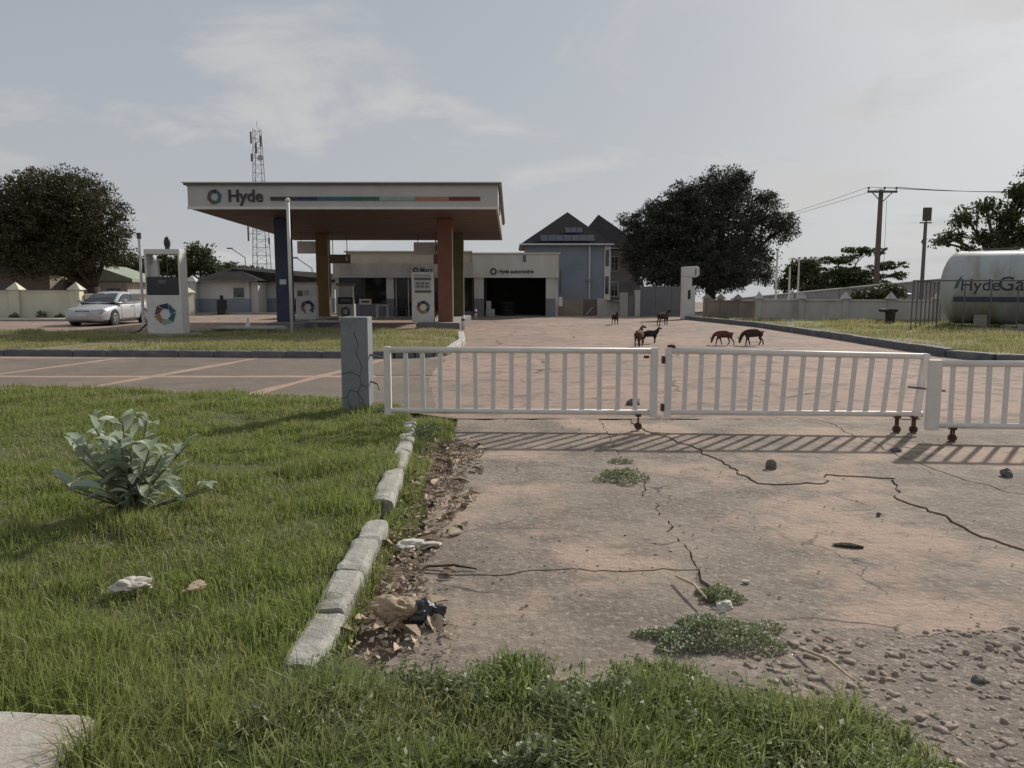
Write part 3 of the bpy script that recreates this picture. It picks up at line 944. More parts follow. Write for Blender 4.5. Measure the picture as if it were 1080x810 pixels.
x, y = scatter(PLOT, 300000, 29, lambda x, y: np.where((x < 0.70 * y + 2.5), 1.0, 0.1) * (0.06 + 0.94 * np.clip((vnoise(x, y, 0.4, 41) * .6 + vnoise(x, y, 1.5, 52) * .4 - 0.36) * 4, 0, 1)))
h = (0.06 + 0.14 * vnoise(x, y, 0.6, 42)) * (0.5 + 0.9 * r_.rand(len(x)))
tag(blades("plot_grass", "far_grass", x, y, lawn_z(x, y, 0.12, 0.08, 17), h, 0.014 + 0.01 * r_.rand(len(x)), 12, 0.8), "patchy grass on the kerbed plot around the gas tank", "grass", kind="stuff")

# tufts growing between the broken kerb and the apron
TUFT = [(-0.88, 3.2), (-0.72, 3.4), (-0.74, 4.6), (-0.62, 5.4), (-0.72, 6.4), (-0.75, 7.4), (-0.62, 8.6), (-0.78, 9.6), (-1.15, 9.4), (-1.02, 8.0), (-0.92, 6.4), (-0.86, 5.0), (-0.84, 4.0)]
x, y = scatter(TUFT, 16000, 43, lambda x, y: np.where(vnoise(x, y, 2.5, 44) > 0.35, 1.0, 0.25))
tag(blades("kerb_grass", "grass", x, y, np.full(len(x), -0.05), (0.07 + 0.12 * vnoise(x, y, 3.0, 45)) * (0.5 + 0.8 * r_.rand(len(x))), 0.005 + 0.004 * r_.rand(len(x)), 14, 0.9), "grass tufts growing between the broken kerb and the apron", "grass", kind="stuff")


# ------------------------------------------------------------------ weeds, shrub
def weed_patch(label, cx, cy, rx, ry, hgt, n, seed, flowers=0.0, size=0.022):
    r = np.random.RandomState(seed)
    a, q = r.rand(n) * 2 * np.pi, np.sqrt(r.rand(n))
    wob = 0.75 + 0.35 * np.sin(a * 3 + seed) * np.cos(a * 2 + seed * 2)
    px, py = cx + rx * q * np.cos(a) * wob, cy + ry * q * np.sin(a) * wob
    lump = 0.35 + 0.75 * vnoise(px, py, 9.0, seed)
    pz = hgt * (1 - q ** 2 * 0.75) * lump * (0.25 + 0.75 * r.rand(n)) - 0.005
    C = np.stack([px, py, np.maximum(pz, 0.006)], 1)
    D = np.stack([np.cos(a) * 0.6, np.sin(a) * 0.6, np.full(n, 0.5)], 1)
    V, F = leaf_cloud(C, D, np.full(n, size), seed, 0.5)
    o = tag(link_mesh("weed_patch", raw_mesh("weed_patch", V, F), "weed_leaf"), label, "weed")
    if flowers:
        k = int(n * flowers)
        idx = r.choice(n, k, replace=False)
        C2 = C[idx] + np.array([0, 0, 0.012])
        V, F = leaf_cloud(C2, D[idx], np.full(k, size * 0.55), seed + 1, 0.9)
        link_mesh("flower_heads", raw_mesh("flower_heads", V, F), "flower", o)["kind"] = "stuff"
    return o


weed_patch("low weed patch rooted in the slab joint nearer the gate", 0.93, 6.62, 0.27, 0.3, 0.13, 1100, 3)
weed_patch("small tuft of weeds just beyond the green weed patch near the gate", 1.0, 7.2, 0.15, 0.1, 0.07, 220, 31)
weed_patch("wide grey-green weed mat with tiny pale flowers beside the rubble", 0.88, 3.52, 0.43, 0.22, 0.12, 3600, 4, 0.14, 0.018)
weed_patch("small weed clump at the bottom end of the slab joint", 1.06, 3.98, 0.15, 0.16, 0.09, 700, 5)
weed_patch("sprawling weed at the top end of the broken kerb", -0.95, 8.5, 0.28, 0.6, 0.2, 900, 6, 0.0, 0.035)
weed_patch("leafy weed growing against the gate hinge beside the pillar", -1.55, 9.75, 0.22, 0.18, 0.28, 500, 7, 0.03, 0.035)
weed_patch("white flowering weeds among the rank verge grass", 0.35, 2.72, 0.42, 0.28, 0.27, 3000, 8, 0.10, 0.03)
weed_patch("thin pale weed sprouting at the verge edge below the black bag", -0.25, 2.95, 0.38, 0.16, 0.2, 1500, 9, 0.06, 0.026)
weed_patch("broad-leaved weed in the verge grass at the picture's lower edge", 0.1, 2.38, 0.5, 0.2, 0.2, 1500, 10, 0.05, 0.035)

rnd = random.Random(77)
leaf_me = []
for k in range(2):
    bm = bmesh.new()
    L, W = 1.0, 0.42
    prof = [(0, .04), (.15, .55), (.4, 1.0), (.65, .9), (.85, .5), (1.0, .02)]
    rows = []
    for t, ww in prof:
        zc = 0.16 * math.sin(t * 2.6) * (1 if k == 0 else 0.5) - 0.1 * t * t
        rows.append([bm.verts.new((t * L, -ww * W / 2, zc + 0.10 * ww)), bm.verts.new((t * L, 0, zc)), bm.verts.new((t * L, ww * W / 2, zc + 0.10 * ww))])
    for a, b in zip(rows[:-1], rows[1:]):
        bm.faces.new((a[0], a[1], b[1], b[0]))
        bm.faces.new((a[1], a[2], b[2], b[1]))
    for f in bm.faces:
        f.smooth = True
    me = bpy.data.meshes.new("leaf")
    bm.to_mesh(me)
    bm.free()
    me.materials.append(MT["shrub_leaf"])
    leaf_me.append(me)
shrub = thing("shrub", "broad-leaved grey-green shrub growing alone in the lawn", "shrub", (-2.58, 5.3, 0.03))
stem_mb = []
for s in range(26):
    az = s * 2.4 + rnd.uniform(-.3, .3)
    reach = rnd.uniform(0.08, 0.52)
    hgt = rnd.uniform(0.25, 0.80) * (1.1 - reach * 0.75)
    p0 = Vector((rnd.uniform(-.05, .05), rnd.uniform(-.05, .05), 0))
    p3 = Vector((math.cos(az) * reach, math.sin(az) * reach * 0.8, hgt))
    p1 = Vector((p3.x * .35, p3.y * .35, hgt * .5))
    MB().tube([p0, p1, p3], [.012, .009, .005], 6).build("stem", "shrub_stem", shrub)
    n = 5 + int(hgt * 9)
    for i in range(n):
        t = 0.3 + 0.7 * i / (n - 1)
        p = p0.lerp(p1, t * 2) if t < .5 else p1.lerp(p3, t * 2 - 1)
        o = bpy.data.objects.new("leaf", leaf_me[i % 2])
        col.objects.link(o)
        o.parent = shrub
        o.location = p
        la = az + i * math.pi / 2 * 1.9 + rnd.uniform(-.5, .5)
        o.rotation_euler = (rnd.uniform(-.5, .5), -rnd.uniform(-.15, 1.05) * (0.5 + 0.5 * t), la)
        sc = rnd.uniform(.11, .205) * (1.15 - .4 * abs(t - .6))
        o.scale = (sc, sc, sc)

# ------------------------------------------------------------------ gate pillar and gate
pl = thing("gate_pillar", "blue-grey cracked concrete gate pillar standing in the grass", "pillar", (-1.97, 10.1, 0))
MB().box(-0.17, 0.17, -0.17, 0.17, -0.05, 1.24).build("shaft", "pillar_blue", pl, bevel=0.008)
ck = random.Random(12)
for path in ([(.09, .62), (.06, .5), (.08, .4), (.03, .3), (.1, .2), (.06, .08)], [(.08, .4), (.16, .36)], [(.03, .3), (-.06, .33), (-.1, .25), (-.16, .22)], [(-.1, .25), (-.08, .12), (-.03, .05)], [(.06, .5), (-.05, .56), (-.16, .53)], [(.03, .3), (.05, .17), (.15, .12)], [(.0, 1.05), (.05, .9), (.02, .8), (.09, .62)]):
    m = MB()
    for (a, b) in zip(path[:-1], path[1:]):
        m.obox((a[0], -0.1705, a[1]), (b[0], -0.1705, b[1]), 0.003, 0.008)
    m.build("crack", "crack_dark", pl)
MB().tube([(0.16, 0, 0.76), (0.42, -0.5, 0.76)], 0.014).build("hinge_rod", "steel_dark", pl)
MB().tube([(0.16, 0, 0.42), (0.3, -.28, 0.42), (0.33, -.33, 0.36)], 0.012).build("hinge_rod", "steel_dark", pl)


def gate_section(label, a, b, za, zb, wheels, n, lean_end=0.0, end_w=(0.07, 0.07)):
    """a, b: ends on the ground; za, zb: (bottom, top) rail heights at each end"""
    a, b = Vector((a[0], a[1], 0)), Vector((b[0], b[1], 0))
    g = thing("gate_section", label, "gate", a, math.atan2((b - a).y, (b - a).x), "white barrier gate sections")
    L = (b - a).length
    up = lambda t, k: (za[k] + (zb[k] - za[k]) * t)
    MB().tube([(-0.02, 0, up(0, 1)), (L + 0.02, 0, up(1, 1))], 0.034, 12).build("top_rail", "gate_white", g, smooth=True)
    MB().tube([(-0.02, 0, up(0, 0)), (L + 0.02, 0, up(1, 0))], 0.032, 12).build("bottom_rail", "gate_white", g, smooth=True)
    base = MB().box(-0.026, 0.026, -0.007, 0.007, 0.0, 1.0).mesh("picket", 0.0)
    base.materials.append(MT["gate_white"])
    rr = random.Random(int(L * 100))
    for i in range(n):
        t = (i + 1) / (n + 1)
        o = bpy.data.objects.new("picket", base)
        col.objects.link(o)
        o.parent = g
        z0, z1 = up(t, 0), up(t, 1)
        o.location = (t * L + rr.uniform(-.006, .006) - lean_end * t * 0.5, 0, z0)
        o.rotation_euler = (0, lean_end * t + rr.uniform(-.012, .012), rr.uniform(-.06, .06))
        o.scale = (1, 1, z1 - z0)
    MB().box(-end_w[0] / 2, end_w[0] / 2, -0.035, 0.035, up(0, 0) - 0.05, up(0, 1) + 0.035).build("end_post", "gate_white", g, bevel=0.006)
    e = MB().box(-end_w[1] / 2, end_w[1] / 2, -0.035, 0.035, -0.05, up(1, 1) - up(1, 0) + 0.035).build("end_post", "gate_white", g, bevel=0.006)
    e.location = (L - lean_end * 0.5, 0, up(1, 0))
    e.rotation_euler = (0, lean_end, 0)
    for t in wheels:
        x, zr = t * L, up(t, 0)
        w = MB().obox((x - 0.03, -0.03, zr - 0.02), (x - 0.03, -0.03, 0.04), 0.01, 0.035).obox((x - 0.03, 0.03, zr - 0.02), (x - 0.03, 0.03, 0.04), 0.01, 0.035).box(x - 0.06, x + 0.0, -0.038, 0.038, zr - 0.045, zr - 0.02).build("wheel_bracket", "rust", g)
        MB().tube([(x - 0.03, -0.018, 0.042), (x - 0.03, 0.018, 0.042)], 0.042, 14).build("wheel", "rust", g)
    return g


g1 = gate_section("white barrier gate section hinged to the blue-grey pillar", (-1.42, 9.05), (1.60, 8.93), (0.205, 0.905), (0.20, 0.90), (0.955,), 14, 0, (0.075, 0.08))
MB().box(2.9, 2.96, -0.05, -0.036, 0.82, 0.85).build("latch", "rust", g1)
g2 = gate_section("white barrier gate section with a leaning end post, middle of three", (1.76, 8.93), (4.53, 8.72), (0.205, 0.905), (0.215, 0.855), (0.92, 0.985), 14, 0.10, (0.08, 0.07))
MB().box(-0.075, -0.045, -0.052, 0.03, 0.22, 0.3).build("latch", "rust", g2)
MB().box(-0.075, -0.045, -0.05, 0.03, 0.76, 0.84).build("latch", "rust", g2)
MB().sphere((0.03, -0.0, 0.95), (0.05, 0.03, 0.025), 10, 6).build("hinge_cap", "rust", g2)
MB().tube([(2.62, -0.01, 0.52), (2.86, -0.35, 0.52)], 0.012).build("latch_rod", "steel_dark", g2)
g3 = gate_section("white barrier gate section standing a step nearer, cut by the picture edge", (4.40, 8.24), (7.1, 8.0), (0.175, 0.825), (0.175, 0.825), (0.09, 0.9), 14, 0, (0.13, 0.1))

# ------------------------------------------------------------------ filling station canopy
CX0, CX1, CY0, CY1 = -11.45, -0.5, 28.7, 42.5
SLOPE = 0.30 / (CY1 - CY0)
cz = lambda yy: 4.40 - (yy - CY0) * SLOPE
can = thing("station_canopy", "white filling station canopy on four coloured columns with a brown underside", "canopy", ((CX0 + CX1) / 2, (CY0 + CY1) / 2, 0))
ox, oy = can.location.x, can.location.y
HX, HY = (CX1 - CX0) / 2, (CY1 - CY0) / 2


def slanted(x0, x1, y0, y1, d0, d1):
    """box whose bottom and top follow the slope of the canopy, in canopy space"""
    vs = []
    for xx in (x0, x1):
        for yy in (y0, y1):
            for d in (d0, d1):
                vs.append((xx, yy, cz(yy + oy) + d))
    return MB().add(vs, [(0, 1, 3, 2), (4, 6, 7, 5), (0, 4, 5, 1), (2, 3, 7, 6), (0, 2, 6, 4), (1, 5, 7, 3)])


slanted(-HX, HX, -HY, -HY + 0.08, 0.0, 0.80).build("fascia", "fascia", can)
slanted(-HX, HX, HY - 0.08, HY, 0.0, 0.80).build("fascia", "fascia", can)
slanted(HX - 0.08, HX, -HY + 0.082, HY - 0.082, 0.0, 0.80).build("fascia", "fascia", can)
slanted(-HX, -HX + 0.08, -HY + 0.082, HY - 0.082, 0.0, 0.80).build("fascia", "fascia", can)
slanted(-HX + 0.1, HX - 0.1, -HY + 0.1, HY - 0.1, 0.5, 0.7).build("roof_deck", "fascia", can)
slanted(-HX - 0.10, HX + 0.10, -HY - 0.10, HY + 0.10, 0.802, 0.865).build("cornice_shadow_line", "trim_dark", can)  # dark colour paints in the shadow line below the white cap
slanted(-HX - 0.15, HX + 0.14, -HY - 0.15, HY + 0.14, 0.867, 0.90).build("cornice_cap", "white_paint", can)
slanted(-HX - 0.02, HX + 0.02, -HY - 0.025, -HY - 0.002, -0.03, 0.06).build("drip_trim", "white_paint", can)
n = 23
pw = (2 * HY - 0.18) / n
for i in range(n):
    y0 = -HY + 0.09 + i * pw
    slanted(-HX + 0.09, HX - 0.09, y0 + 0.012, y0 + pw - 0.012, 0.02 + 0.004 * (i % 2), 0.06).build("soffit_plank", "soffit", can)
slanted(-HX + 0.09, HX - 0.09, -HY + 0.09, HY - 0.09, 0.09, 0.11).build("soffit_backing", "trim_dark", can)
colx = (-9.14, -2.67)
for (xx, yy, m) in ((colx[0], 32.3, "col_navy"), (colx[1], 32.3, "col_orange"), (colx[0] + 0.05, 38.8, "col_gold"), (colx[1] + 0.05, 38.8, "col_olive")):
    cxx, cyy = xx - ox, yy - oy
    c = MB().box(cxx - 0.29, cxx + 0.29, cyy - 0.29, cyy + 0.29, 0.10, cz(yy + 0.3) + 0.03).build("column", m, can, bevel=0.02)
    if m != "col_gold":
        pass
    MB().box(cxx + 0.291, cxx + 0.315, cyy - 0.27, cyy - 0.22, 0.3, 3.9).build("edge_strip", "white_paint", c)
    if m == "col_navy":
        MB().box(cxx - 0.12, cxx + 0.14, cyy - 0.315, cyy - 0.295, 1.75, 1.95).build("notice", "white_paint", c)
# front sign: logo, name, coloured stripe
fy = -HY - 0.005
fz = 4.40
logo(can, -HX + 0.95, fy, fz + 0.40, 0.26, order=("logo_navy", "logo_teal", "logo_teal", "logo_green", "logo_plum", "logo_plum"))
text(can, "Hyde", 0.58, (-HX + 1.42, fy - 0.012, fz + 0.24), "lettering", extrude=0.02, bold=0.014)
seg = [("lettering", -2.55, -1.55), ("logo_navy", -1.55, -0.9), ("logo_teal", -0.9, 0.35), ("logo_green", 0.35, 1.3), ("logo_mint", 1.3, 2.55), ("logo_orange", 2.55, 3.75), ("logo_red", 3.75, 4.85)]
for m, a, b in seg:
    MB().box(a + 0.002, b - 0.002, fy - 0.03, fy, fz + 0.27, fz + 0.40).build("stripe", m, can)
rotx = (math.pi / 2 - 0.0, 0, math.pi / 2)
lg = thing  # noqa
logo(can, HX + 0.005, -HY + 2.2, 4.80, 0.27, rot=(0, 0, math.pi / 2), order=("logo_navy", "logo_teal", "logo_teal", "logo_green", "logo_plum", "logo_plum"))
text(can, "Hyde", 0.62, (HX + 0.012, -HY + 2.7, 4.6), "lettering", rot=(math.pi / 2, 0, math.pi / 2), extrude=0.02, bold=0.014)

# pump number signs hanging from the soffit
for (label, u0, u1, z0, z1, yy, m) in (
        ("pale hanging sign box between the navy and gold columns", -10.6, -9.42, 3.30, 3.90, 39.9, "white_paint"),
        ("pale hanging sign box beside the orange column", -4.85, -3.55, 3.25, 3.85, 39.9, "white_paint"),
        ("brown hanging sign box beside the gold column", -8.72, -7.75, 2.78, 3.2, 38.6, "soffit"),
        ("small brown hanging sign box tucked behind the orange column", -3.75, -3.2, 2.75, 3.2, 38.6, "soffit")):
    s = thing("hanging_sign", label, "sign", ((u0 + u1) / 2, yy, z0))
    wv = (u1 - u0) / 2
    MB().box(-wv, wv, -0.09, 0.09, 0, z1 - z0).build("box", m, s, bevel=0.01)
    for sx in (-0.7, 0.7):
        MB().tube([(sx * wv, 0, z1 - z0 - 0.01), (sx * wv, 0, cz(yy) - z0 + 0.03)], 0.018, 6).build("rod", "steel_dark", s)
    MB().box(wv * 0.62, wv * 0.76, -0.1, -0.091, (z1 - z0) * .3, (z1 - z0) * .75).build("mark", "trim_dark" if m == "white_paint" else "white_paint", s)

# ------------------------------------------------------------------ pump islands and dispensers
for lab, x0, x1, y0, y1 in (("grey concrete pump island under the orange and olive columns", -3.75, -2.05, 31.2, 40.2), ("grey concrete pump island under the navy and gold columns", -9.6, -8.1, 31.2, 40.2)):
    isl = thing("pump_island", lab, "kerb island", ((x0 + x1) / 2, (y0 + y1) / 2, 0))
    hx, hy = (x1 - x0) / 2, (y1 - y0) / 2
    MB().box(-hx, hx, -hy, hy, -0.02, 0.24).build("slab", "island_grey", isl, bevel=0.02)
    MB().box(-hx + 0.05, hx - 0.05, -hy + 0.05, hy - 0.05, 0.24, 0.255).build("top_screed", "concrete", isl)
for i, (bx, by) in enumerate(((-1.9, 31.0), (-1.85, 40.5))):
    b = thing("bollard", ["short white bollard at the foot of the orange column", "short white bollard at the foot of the olive column"][i], "bollard", (bx, by, 0))
    MB().tube([(0, 0, -0.02), (0, 0, 0.5), (0, 0, 0.54)], [0.07, 0.07, 0.04], 12).build("post", "pole_white", b, smooth=True)
    MB().tube([(0, 0, 0.34), (0, 0, 0.42)], 0.073, 12).build("band", "logo_red", b)


def dispenser(label, loc, w, d, h, style, group="fuel dispensers"):
    t = thing("fuel_dispenser", label, "fuel dispenser", loc, 0, group)
    W, D = w / 2, d / 2
    if style == "frame":
        lower = h * 0.46
        MB().box(-W, W, -D, D, 0, lower).build("cabinet", "white_paint", t, bevel=0.012)
        MB().box(-W + 0.03, W - 0.05, -D + 0.02, D - 0.02, lower + 0.002, lower + 0.56).build("meter_head", "black_gloss", t, bevel=0.01)
        MB().box(-W + 0.40, W - 0.45, -D + 0.004, -D + 0.019, lower + 0.36, lower + 0.47).build("display", "steel_dark", t)
        MB().box(-W, -W + 0.06, -D + 0.03, D - 0.03, lower + 0.002, h - 0.16).build("side_post", "white_paint", t)
        MB().box(W - 0.055, W, -D, D, lower + 0.002, h - 0.16).build("side_post", "white_paint", t)
        MB().box(-W, W, -D, D, h - 0.158, h).build("top_beam", "white_paint", t, bevel=0.012)
        MB().prism([(-W + 0.061, lower + 0.57), (-W + 0.30, lower + 0.57), (-W + 0.30, h - 0.28), (-W + 0.061, h - 0.5)], -0.02, 0.12).build("hose_guard", "white_paint", t)
        MB().tube([(0.05, 0, lower + 0.56), (0.05, 0, h - 0.16)], 0.018, 6).build("cable_pipe", "steel_dark", t)
        MB().sphere((0.08, 0, h + 0.2), (0.1, 0.1, 0.2), 12, 8).tube([(0.08, 0, h), (0.08, 0, h + 0.1)], 0.07, 10).build("lamp_cap", "black", t, smooth=True)
        logo(t, 0.03, -D - 0.003, lower * 0.52, 0.33, order=("logo_navy", "logo_teal", "logo_teal", "logo_mint", "logo_orange", "logo_plum"))
        MB().tube([(-W - 0.02, 0.05, 1.0), (-W - 0.09, 0.02, 0.6), (-W - 0.13, -0.02, 0.3), (-W - 0.35, -0.15, 0.06), (-W - 0.6, -0.2, 0.03)], 0.026, 8).build("hose", "rubber", t, smooth=True)
        MB().box(-W - 0.08, -W - 0.002, -0.06, 0.1, 0.95, 1.25).build("nozzle", "rubber", t, bevel=0.01)
    elif style == "panel":
        MB().box(-W, W, -D, D, 0, h).build("cabinet", "white_paint", t, bevel=0.015)
        MB().box(-W * .78, W * .78, -D - 0.012, -D - 0.002, h * .905, h * .955).build("header", "carton", t)
        MB().box(-W * .78, W * .78, -D - 0.01, -D - 0.002, h * .835, h * .89).build("top_strip", "trim_dark", t)
        dsp = MB().box(-W * .74, W * .74, -D - 0.012, -D - 0.002, h * .665, h * .815).build("display", "carton", t)
        for k in range(3):
            MB().box(-W * .56 + k * W * .4, -W * .56 + k * W * .4 + W * .3, -D - 0.016, -D - 0.013, h * .755, h * .79).build("digit_bar", "trim_dark", dsp)
            MB().box(-W * .56 + k * W * .4, -W * .56 + k * W * .4 + W * .3, -D - 0.016, -D - 0.013, h * .695, h * .73).build("digit_bar", "steel_dark", dsp)
        MB().box(-W * .7, W * .78, -D - 0.01, -D - 0.002, h * .585, h * .64).build("lower_strip", "trim_dark", t)
        logo(t, 0.02, -D - 0.003, h * .30, 0.27, order=("logo_navy", "logo_green", "logo_green", "logo_orange", "logo_orange", "logo_red"))
        MB().tube([(W + 0.03, 0, h * .6), (W + 0.09, 0, h * .4), (W + 0.08, 0, h * .15), (W + 0.03, 0, h * .1)], 0.022, 8).build("hose", "rubber", t, smooth=True)
        MB().box(W + 0.002, W + 0.07, -0.05, 0.08, h * .3, h * .42).build("nozzle", "rubber", t)
    elif style == "old":
        low = h * .45
        MB().box(-W, W, -D, D, 0, low).build("cabinet", "house_grey", t, bevel=0.015)
        MB().box(-W * .95, W * .95, -D * .9, D * .9, low + 0.002, low + 0.33).build("meter_head", "black_gloss", t)
        MB().box(-W * .6, W * .6, -D * .9 - 0.012, -D * .9 - 0.002, low + 0.12, low + 0.24).build("display", "steel_dark", t)
        MB().box(-W * .8, W * .8, -D * .6, D * .6, low + 0.332, h - 0.12).build("upper_box", "carton", t)
        MB().box(-W * 1.06, W * 1.06, -D, D, h - 0.118, h).build("top_beam", "trim_dark", t, bevel=0.012)
        for sx in (-1, 1):
            MB().box(sx * W * .97 - .025, sx * W * .97 + .025, -D, -D + .05, low, h - 0.12).build("side_post", "white_paint", t)
        logo(t, 0.0, -D - 0.003, low * 0.55, 0.24, order=("lettering", "logo_teal", "lettering", "logo_green", "logo_plum", "logo_plum"))
    elif style == "small":
        MB().box(-W, W, -D, D, 0, h).build("cabinet", "white_paint", t, bevel=0.015)
        MB().box(-W * .8, -W * .3, -D - 0.012, -D - 0.002, h * .68, h * .84).build("display", "trim_dark", t)
        MB().box(-W * .15, W * .35, -D - 0.012, -D - 0.002, h * .70, h * .86).build("display", "carton", t)
        logo(t, 0.08, -D - 0.003, h * .36, 0.3, order=("logo_navy", "logo_navy", "logo_teal", "white_paint", "logo_orange", "logo_red"))
        MB().tube([(-W - 0.03, 0, h * .7), (-W - 0.1, 0, h * .4), (-W - 0.07, 0, h * .15)], 0.03, 8).build("hose", "rubber", t, smooth=True)
        MB().box(-W - 0.1, -W - 0.002, -0.05, 0.08, h * .35, h * .6).build("nozzle", "rubber", t)
    return t


pad = thing("dispenser_pad", "low concrete pad under the dispenser on the grass strip", "concrete pad", (-10.95, 25.1, 0.05))
MB().box(-1.15, 1.0, -0.55, 0.6, -0.1, 0.13).build("slab", "concrete", pad, bevel=0.02)
dispenser("tall open-framed white fuel dispenser standing alone on the grass strip", (-10.82, 25.15, 0.18), 1.1, 0.55, 2.62, "frame")
dispenser("white fuel dispenser with round coloured logo beside the orange column", (-3.55, 32.1, 0.255), 0.88, 0.5, 1.98, "panel")
dispenser("grey fuel dispenser with dark meter head beside the gold column", (-8.05, 38.9, 0.02), 0.82, 0.5, 1.82, "old")
dispenser("small white fuel dispenser between the navy and gold columns", (-8.85, 34.6, 0.255), 0.85, 0.5, 1.48, "small")

t = thing("fuel_dispenser", "white fuel dispenser with an overhanging head in front of the dark sheet wall", "fuel dispenser", (9.1, 41.3, 0), 0, "fuel dispensers")
MB().prism([(-0.34, 0), (0.30, 0), (0.26, 1.7), (-0.34, 1.7)], -0.3, 0.3).build("cabinet", "white_paint", t, bevel=0.02)
MB().box(-0.36, 0.1, -0.28, 0.28, 1.702, 2.2).build("neck", "white_paint", t)
MB().prism([(-0.36, 2.2), (0.3, 2.15), (0.46, 2.25), (0.46, 2.62), (0.32, 2.72), (-0.36, 2.68)], -0.32, 0.32).build("head", "white_paint", t, bevel=0.03, segs=2)
MB().box(-0.1, 0.03, -0.315, -0.301, 1.05, 1.5).build("slot", "black", t)
MB().box(0.24, 0.29, -0.333, -0.322, 2.24, 2.6).build("label_strip", "trim_dark", t)

# tank access slab on the strip
ac = thing("access_slab", "raised concrete access slab with a short white pipe on the grass strip", "concrete slab", (-8.95, 27.6, 0.08))
MB().box(-1.0, 0.75, -0.7, 0.5, 0.0, 0.14).build("base", "trim_dark", ac)
MB().box(-1.15, 0.95, -0.85, 0.6, 0.142, 0.21).build("cover", "kerb_light", ac, bevel=0.01)
MB().box(0.78, 1.25, -0.7, -0.2, 0.0, 0.2).build("step_block", "concrete", ac, bevel=0.02)
MB().tube([(-0.15, -0.1, 0.21), (-0.15, -0.1, 0.32), (-0.15, -0.1, 0.325), (-0.15, -0.1, 0.5)], [0.1, 0.08, 0.04, 0.04], 10).build("vent_pipe", "pole_white", ac)
pp = thing("white_pole", "slim white pole standing in front of the canopy's navy column", "pole", (-7.15, 25.9, 0.05))
MB().tube([(0, 0, 0), (0, 0, 4.3)], 0.055, 10).build("shaft", "pole_white", pp, smooth=True)
MB().tube([(0, 0, 4.3), (0, 0, 4.36), (0.0, -0.0, 4.42)], [0.08, 0.08, 0.02], 10).build("cap", "pole_white", pp)
pp = thing("lamp_pole", "thin grey pole rising behind the lone dispenser", "pole", (-14.4, 31.2, 0))
MB().tube([(0, 0, 0), (0, 0, 3.5)], [0.06, 0.05], 8).build("shaft", "pole_white", pp)
MB().tube([(0, 0, 3.5), (0, 0, 3.72)], 0.09, 8).build("head", "flood_dark", pp)
tb = thing("concrete_bench", "small concrete bench beside the pump island under the navy column", "bench", (-7.05, 30.6, 0))
MB().box(-0.7, 0.7, -0.2, 0.2, 0.3, 0.38).build("seat", "concrete", tb, bevel=0.01)
for sx in (-.45, .45):
    MB().box(sx - .09, sx + .09, -0.15, 0.15, 0, 0.298).build("leg", "trim_dark", tb)

# ------------------------------------------------------------------ shop and workshop building
sh = thing("shop_building", "long low white shop and workshop building behind the canopy", "building", (-3.6, 45.0, 0))
def sb(name, m, x0, x1, y0, y1, z0, z1, parent=None, bevel=0.0):
    return MB().box(x0 + 3.6, x1 + 3.6, y0, y1, z0, z1).build(name, m, parent or sh, bevel=bevel)
LFT, RGT = -9.7, 2.4
sb("floor", "concrete", LFT, RGT, -0.3, 7.8, -0.03, 0.03)
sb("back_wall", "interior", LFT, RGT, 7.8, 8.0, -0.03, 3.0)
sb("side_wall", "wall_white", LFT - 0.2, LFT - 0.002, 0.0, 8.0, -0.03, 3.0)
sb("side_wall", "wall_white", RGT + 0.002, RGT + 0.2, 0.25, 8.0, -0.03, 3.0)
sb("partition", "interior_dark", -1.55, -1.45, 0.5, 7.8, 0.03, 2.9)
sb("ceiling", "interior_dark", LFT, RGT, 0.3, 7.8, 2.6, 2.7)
sb("roof_slab", "wall_block", LFT, RGT, 0.3, 7.9, 3.0, 3.12)
sb("fascia_band", "wall_pale", LFT - 0.25, -2.2, -0.35, 0.25, 2.18, 2.98)
sb("parapet", "wall_beige", LFT + 0.45, -2.2, -0.1, 0.3, 2.982, 3.58)
sb("parapet_cap", "wall_white", LFT + 0.35, -2.2, -0.2, 0.4, 3.582, 3.66)
sb("parapet", "wall_white", -2.196, RGT + 0.2, -0.30, 0.25, 2.18, 3.48)
sb("parapet_cap", "wall_white", -2.196, RGT + 0.28, -0.36, 0.35, 3.482, 3.56)
sb("wall_stain", "trim_dark", 0.60, 0.78, -0.318, -0.302, 3.05, 3.42)
for x0, x1 in ((-7.02, -6.62), (-2.12, -1.58), (1.9, 2.4)):
    sb("column", "wall_white", x0, x1, -0.2, 0.25, 1.02, 2.178)
    sb("column_base", "wall_grey", x0 - 0.01, x1 + 0.01, -0.21, 0.25, 0.0, 1.018)
for x0, x1 in ((-9.65, -8.4), (-8.36, -7.06)):
    w = sb("shop_window", "shop_glass", x0, x1, 0.12, 0.14, 0.75, 2.15)
    sb("frame", "steel_dark", x0, x1, 0.08, 0.11, 0.70, 0.75, w)
    sb("frame", "steel_dark", x0 - 0.0, x0 + 0.05, 0.08, 0.11, 0.75, 2.15, w)
sb("apron_wall", "wall_grey", -9.65, -7.05, 0.0, 0.3, 0.03, 0.698)
d_ = sb("shop_door", "shop_glass", -6.55, -5.1, 0.12, 0.14, 0.05, 2.15)
for xx in (-6.55, -5.85, -5.15):
    sb("frame", "aluminium", xx, xx + 0.06, 0.07, 0.11, 0.05, 2.15, d_)
d_ = sb("shop_window", "shop_glass", -5.05, -2.16, 0.12, 0.14, 0.3, 2.15)
for xx in (-5.05, -4.1, -3.2, -2.25):
    sb("frame", "steel_dark", xx, xx + 0.06, 0.07, 0.11, 0.3, 2.15, d_)
sb("apron_wall", "wall_grey", -5.05, -2.15, 0.0, 0.3, 0.03, 0.298)
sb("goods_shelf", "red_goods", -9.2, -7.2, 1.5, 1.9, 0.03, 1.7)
sb("goods_shelf", "interior", -4.8, -2.6, 2.5, 2.9, 0.03, 1.9)
